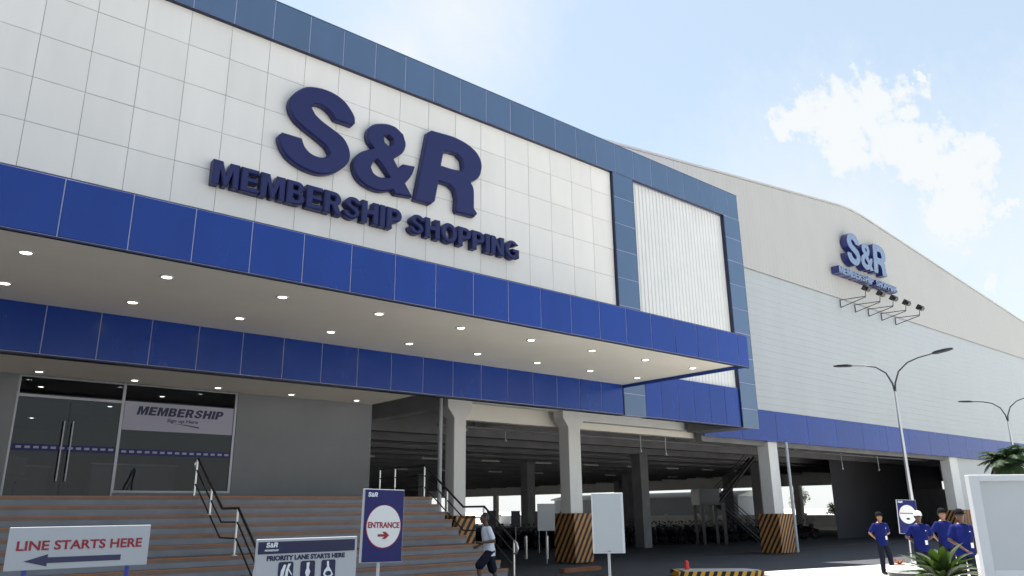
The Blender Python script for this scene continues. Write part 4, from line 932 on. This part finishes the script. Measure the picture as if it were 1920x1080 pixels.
def person(label, loc, yaw, h=1.7, arms=None, legs=None, skin='skin', top='polo', bottom='trouser', shorts=False, hat='black', lean=0.0, headyaw=0.0, girth=1.0, badge=True):
    """standing figure, local frame faces -Y, its left is +X"""
    t = thing('person', label, 'person', loc, (0, 0, yaw)); t.scale = (h / 1.7,) * 3
    S = lambda x, y, z: Vector((x, y - math.tan(lean) * max(0, z - 0.9), z))
    g = girth
    legs = legs or {1: [(0.09, 0, 0.90), (0.11, -0.01, 0.49), (0.12, 0.02, 0.08)], -1: [(-0.09, 0, 0.90), (-0.11, -0.01, 0.49), (-0.12, 0.02, 0.08)]}
    arms = arms or {1: [(0.19, 0, 1.36), (0.25, 0.03, 1.12), (0.22, -0.06, 0.88)], -1: [(-0.19, 0, 1.36), (-0.25, 0.03, 1.12), (-0.22, -0.06, 0.88)]}
    b = MB()
    tor = [(0.84, .155 * g, .105 * g), (0.92, .165 * g, .11 * g), (1.03, .145 * g, .10 * g), (1.18, .16 * g, .11 * g), (1.30, .175, .11), (1.38, .165, .09), (1.43, .10, .07), (1.46, .06, .055)]
    solid_rings(b, [(S(0, 0, z).x, S(0, 0, z).y, z, rx, ry) for z, rx, ry in tor])
    b.caps(S(0, 0, 1.42), S(0, -0.01, 1.52), 0.055, 0.052)
    hc = S(0, -0.015, 1.60); hr = Matrix.Rotation(headyaw, 4, 'Z')
    b.ell(hc, (0.074, 0.094, 0.112)); b.ell(hc + hr @ Vector((0, -0.035, -0.06)), (0.052, 0.055, 0.055)); b.ell(hc + hr @ Vector((0, -0.098, -0.015)), (0.014, 0.02, 0.026))
    for s in (-1, 1): b.ell(hc + hr @ Vector((s * 0.077, 0.005, -0.005)), (0.012, 0.022, 0.032))
    for s, (a, e, w) in arms.items():
        a, e, w = S(*a), S(*e), S(*w); b.caps(a, e, 0.052, 0.042); b.caps(e, w, 0.041, 0.028)
        d = (w - e).normalized(); b.ell(w + d * 0.055, (0.036, 0.026, 0.05), M4=d.to_track_quat('Z', 'Y').to_matrix().to_4x4())
    for s, (a, k, f) in legs.items():
        b.caps(a, k, 0.082, 0.056); b.caps(k, f, 0.055, 0.04); b.ell(Vector(f) + Vector((0, -0.05, -0.03)), (0.04, 0.10, 0.04))
    me = remesh(b, 'person_body', M[skin], t)
    # fingers joined to the body
    fm = MB()
    for s, (a, e, w) in arms.items():
        e, w = S(*e), S(*w); d = (w - e).normalized(); sd = Vector((0, 1, 0)); sd = (sd - d * sd.dot(d)).normalized(); cu = sd.cross(d) * s
        for k, L in enumerate((0.062, 0.072, 0.068, 0.054)):
            r0 = w + d * 0.085 + sd * (0.027 - 0.018 * k); r1 = r0 + d * L * 0.55 + cu * 0.008; fm.caps(r0 - d * 0.01, r1, 0.0085, 0.008, 6); fm.caps(r1, r1 + (d * 0.7 + cu * 0.6).normalized() * L * 0.5, 0.008, 0.0065, 6)
        r0 = w + d * 0.035 - sd * -0.03; fm.caps(r0, r0 + (d * 0.7 + sd * 0.6 + cu * 0.3).normalized() * 0.055, 0.010, 0.008, 6)
    bm = bmesh.new(); bm.from_mesh(me); bm2 = fm.mesh('fingers', M[skin]); bm.from_mesh(bm2); bm.to_mesh(me); bm.free(); D.meshes.remove(bm2)
    for p in me.polygons: p.use_smooth = True
    body = link_mesh('body', me, [M[skin]], t)
    if len(me.materials) == 0: me.materials.append(M[skin])
    # shirt
    q = MB(); solid_rings(q, [(0, S(0, 0, z).y, z, rx + .018, ry + .02) for z, rx, ry in [(0.80, .158 * g, .11 * g)] + tor[:6] + [(1.43, .085, .06)]])
    for s, (a, e, w) in arms.items():
        a, e = S(*a), S(*e); q.caps(a, a.lerp(e, 0.72), 0.064, 0.066)
    link_mesh('shirt', remesh(q, 'shirt', M[top], t, 0.013, 4), [M[top]], t)
    q = MB()
    for s, (a, k, f) in legs.items():
        a, k, f = Vector(a), Vector(k), Vector(f)
        if shorts: q.caps(a, a.lerp(k, 0.93), 0.105, 0.105)
        else: q.caps(a, k, 0.098, 0.078); q.caps(k, f + Vector((0, 0, 0.02)), 0.076, 0.066)
    solid_rings(q, [(0, 0, 0.80, .15 * g, .11 * g), (0, 0, 0.9, .172 * g, .118 * g), (0, S(0, 0, 1.0).y, 1.0, .158 * g, .112 * g)])
    link_mesh('shorts' if shorts else 'trousers', remesh(q, 'trousers', M[bottom], t, 0.013, 4), [M[bottom]], t)
    for s, (a, k, f) in legs.items():
        q = MB(); f = Vector(f); q.ell(f + Vector((0, -0.055, -0.038)), (0.05, 0.13, 0.045)); q.ell(f + Vector((0, 0.02, -0.02)), (0.045, 0.06, 0.06)); q.build('shoe', M['shoe'], t, True)
    # hair, cap, face
    q = MB(); q.ell(hc + hr @ Vector((0, 0.018, 0.022)), (0.083, 0.092, 0.108)); q.build('hair', M['hair'], t, True)
    if hat:
        q = MB(); q.lathe([(0.091, 0.02), (0.093, 0.055), (0.083, 0.10), (0.05, 0.132), (0, 0.142)], hc + Vector((0, 0.003, 0)), 18)
        br = [(-0.075, -0.05), (0.075, -0.05), (0.07, -0.13), (0.04, -0.165), (-0.04, -0.165), (-0.07, -0.13)]
        vs = [hc + hr @ Vector((x, y, z)) for z in (0.032, 0.04) for x, y in br]; q.add(vs, [(0, 1, 2, 3, 4, 5), (11, 10, 9, 8, 7, 6)] + [(i, (i + 1) % 6, (i + 1) % 6 + 6, i + 6) for i in range(6)])
        q.build('cap', M['whitecap'] if hat == 'white' else M['blackcap'], t, True)
    for s in (-1, 1):
        q = MB(); q.ell(hc + hr @ Vector((s * 0.031, -0.083, 0.003)), (0.013, 0.008, 0.008)); q.build('eye', M['eye'], t, True)
    q = MB(); q.ell(hc + hr @ Vector((0, -0.086, -0.062)), (0.024, 0.008, 0.007)); q.build('mouth', M['lip'], t, True)
    if badge:
        q = MB(); q.box(0.03, 0.085, -0.165 * max(g, 1.0), -0.16 * max(g, 1.0), 0.96, 1.06); q.build('badge', M['white_ink'], t, True)
        q = MB(); q.box(0.075, 0.10, -0.142, -0.139, 1.27, 1.285); q.build('chest_logo', M['white_ink'], t, True)
    return t
FACE = R(-42)
behind = {1: [(0.18, 0, 1.36), (0.29, 0.08, 1.14), (0.10, 0.17, 1.0)], -1: [(-0.18, 0, 1.36), (-0.29, 0.08, 1.14), (-0.10, 0.17, 1.0)]}
def onfoot(x, y): return (x, y, gz(x))
person('staff member in blue polo and black cap standing apart, legs apart, hands behind the back', onfoot(23.05, 10.85), FACE + R(8), 1.68, arms=behind,
       legs={1: [(0.09, 0, 0.90), (0.17, -0.02, 0.49), (0.22, 0.0, 0.08)], -1: [(-0.09, 0, 0.90), (-0.06, -0.01, 0.49), (-0.05, 0.03, 0.08)]}, headyaw=R(25))
person('staff member in blue polo with a white brimmed cap before the oval sign', onfoot(19.5, 8.25), FACE - R(6), 1.66, arms=behind, hat='white', skin='skin_dark')
person('staff member in blue polo and black cap standing behind the stout colleague', onfoot(21.5, 8.5), FACE + R(12), 1.74, arms=behind, headyaw=R(10))
person('stout staff member in blue polo at the right, one hand at the thigh', onfoot(17.95, 6.75), FACE + R(4), 1.70, girth=1.22, skin='skin_dark',
       arms={-1: [(-0.18, 0, 1.36), (-0.27, 0.02, 1.12), (-0.10, -0.17, 0.93)], 1: [(0.18, 0, 1.36), (0.32, 0.06, 1.15), (0.24, -0.02, 0.95)]})
person('young person in white shirt and black shorts walking up at the foot of the stairs', (10.62, 13.35, 0.12), R(-112), 1.62, skin='skin_dark', top='tshirt', bottom='trouser', shorts=True, hat=None, lean=R(8), badge=False,
       legs={1: [(0.08, 0, 0.90), (0.09, -0.27, 0.60), (0.09, -0.24, 0.17)], -1: [(-0.08, 0, 0.90), (-0.09, 0.10, 0.50), (-0.09, 0.30, 0.12)]},
       arms={1: [(0.18, 0, 1.38), (0.22, 0.06, 1.12), (0.20, -0.18, 1.10)], -1: [(-0.18, 0, 1.38), (-0.23, 0.04, 1.12), (-0.20, -0.18, 1.02)]})
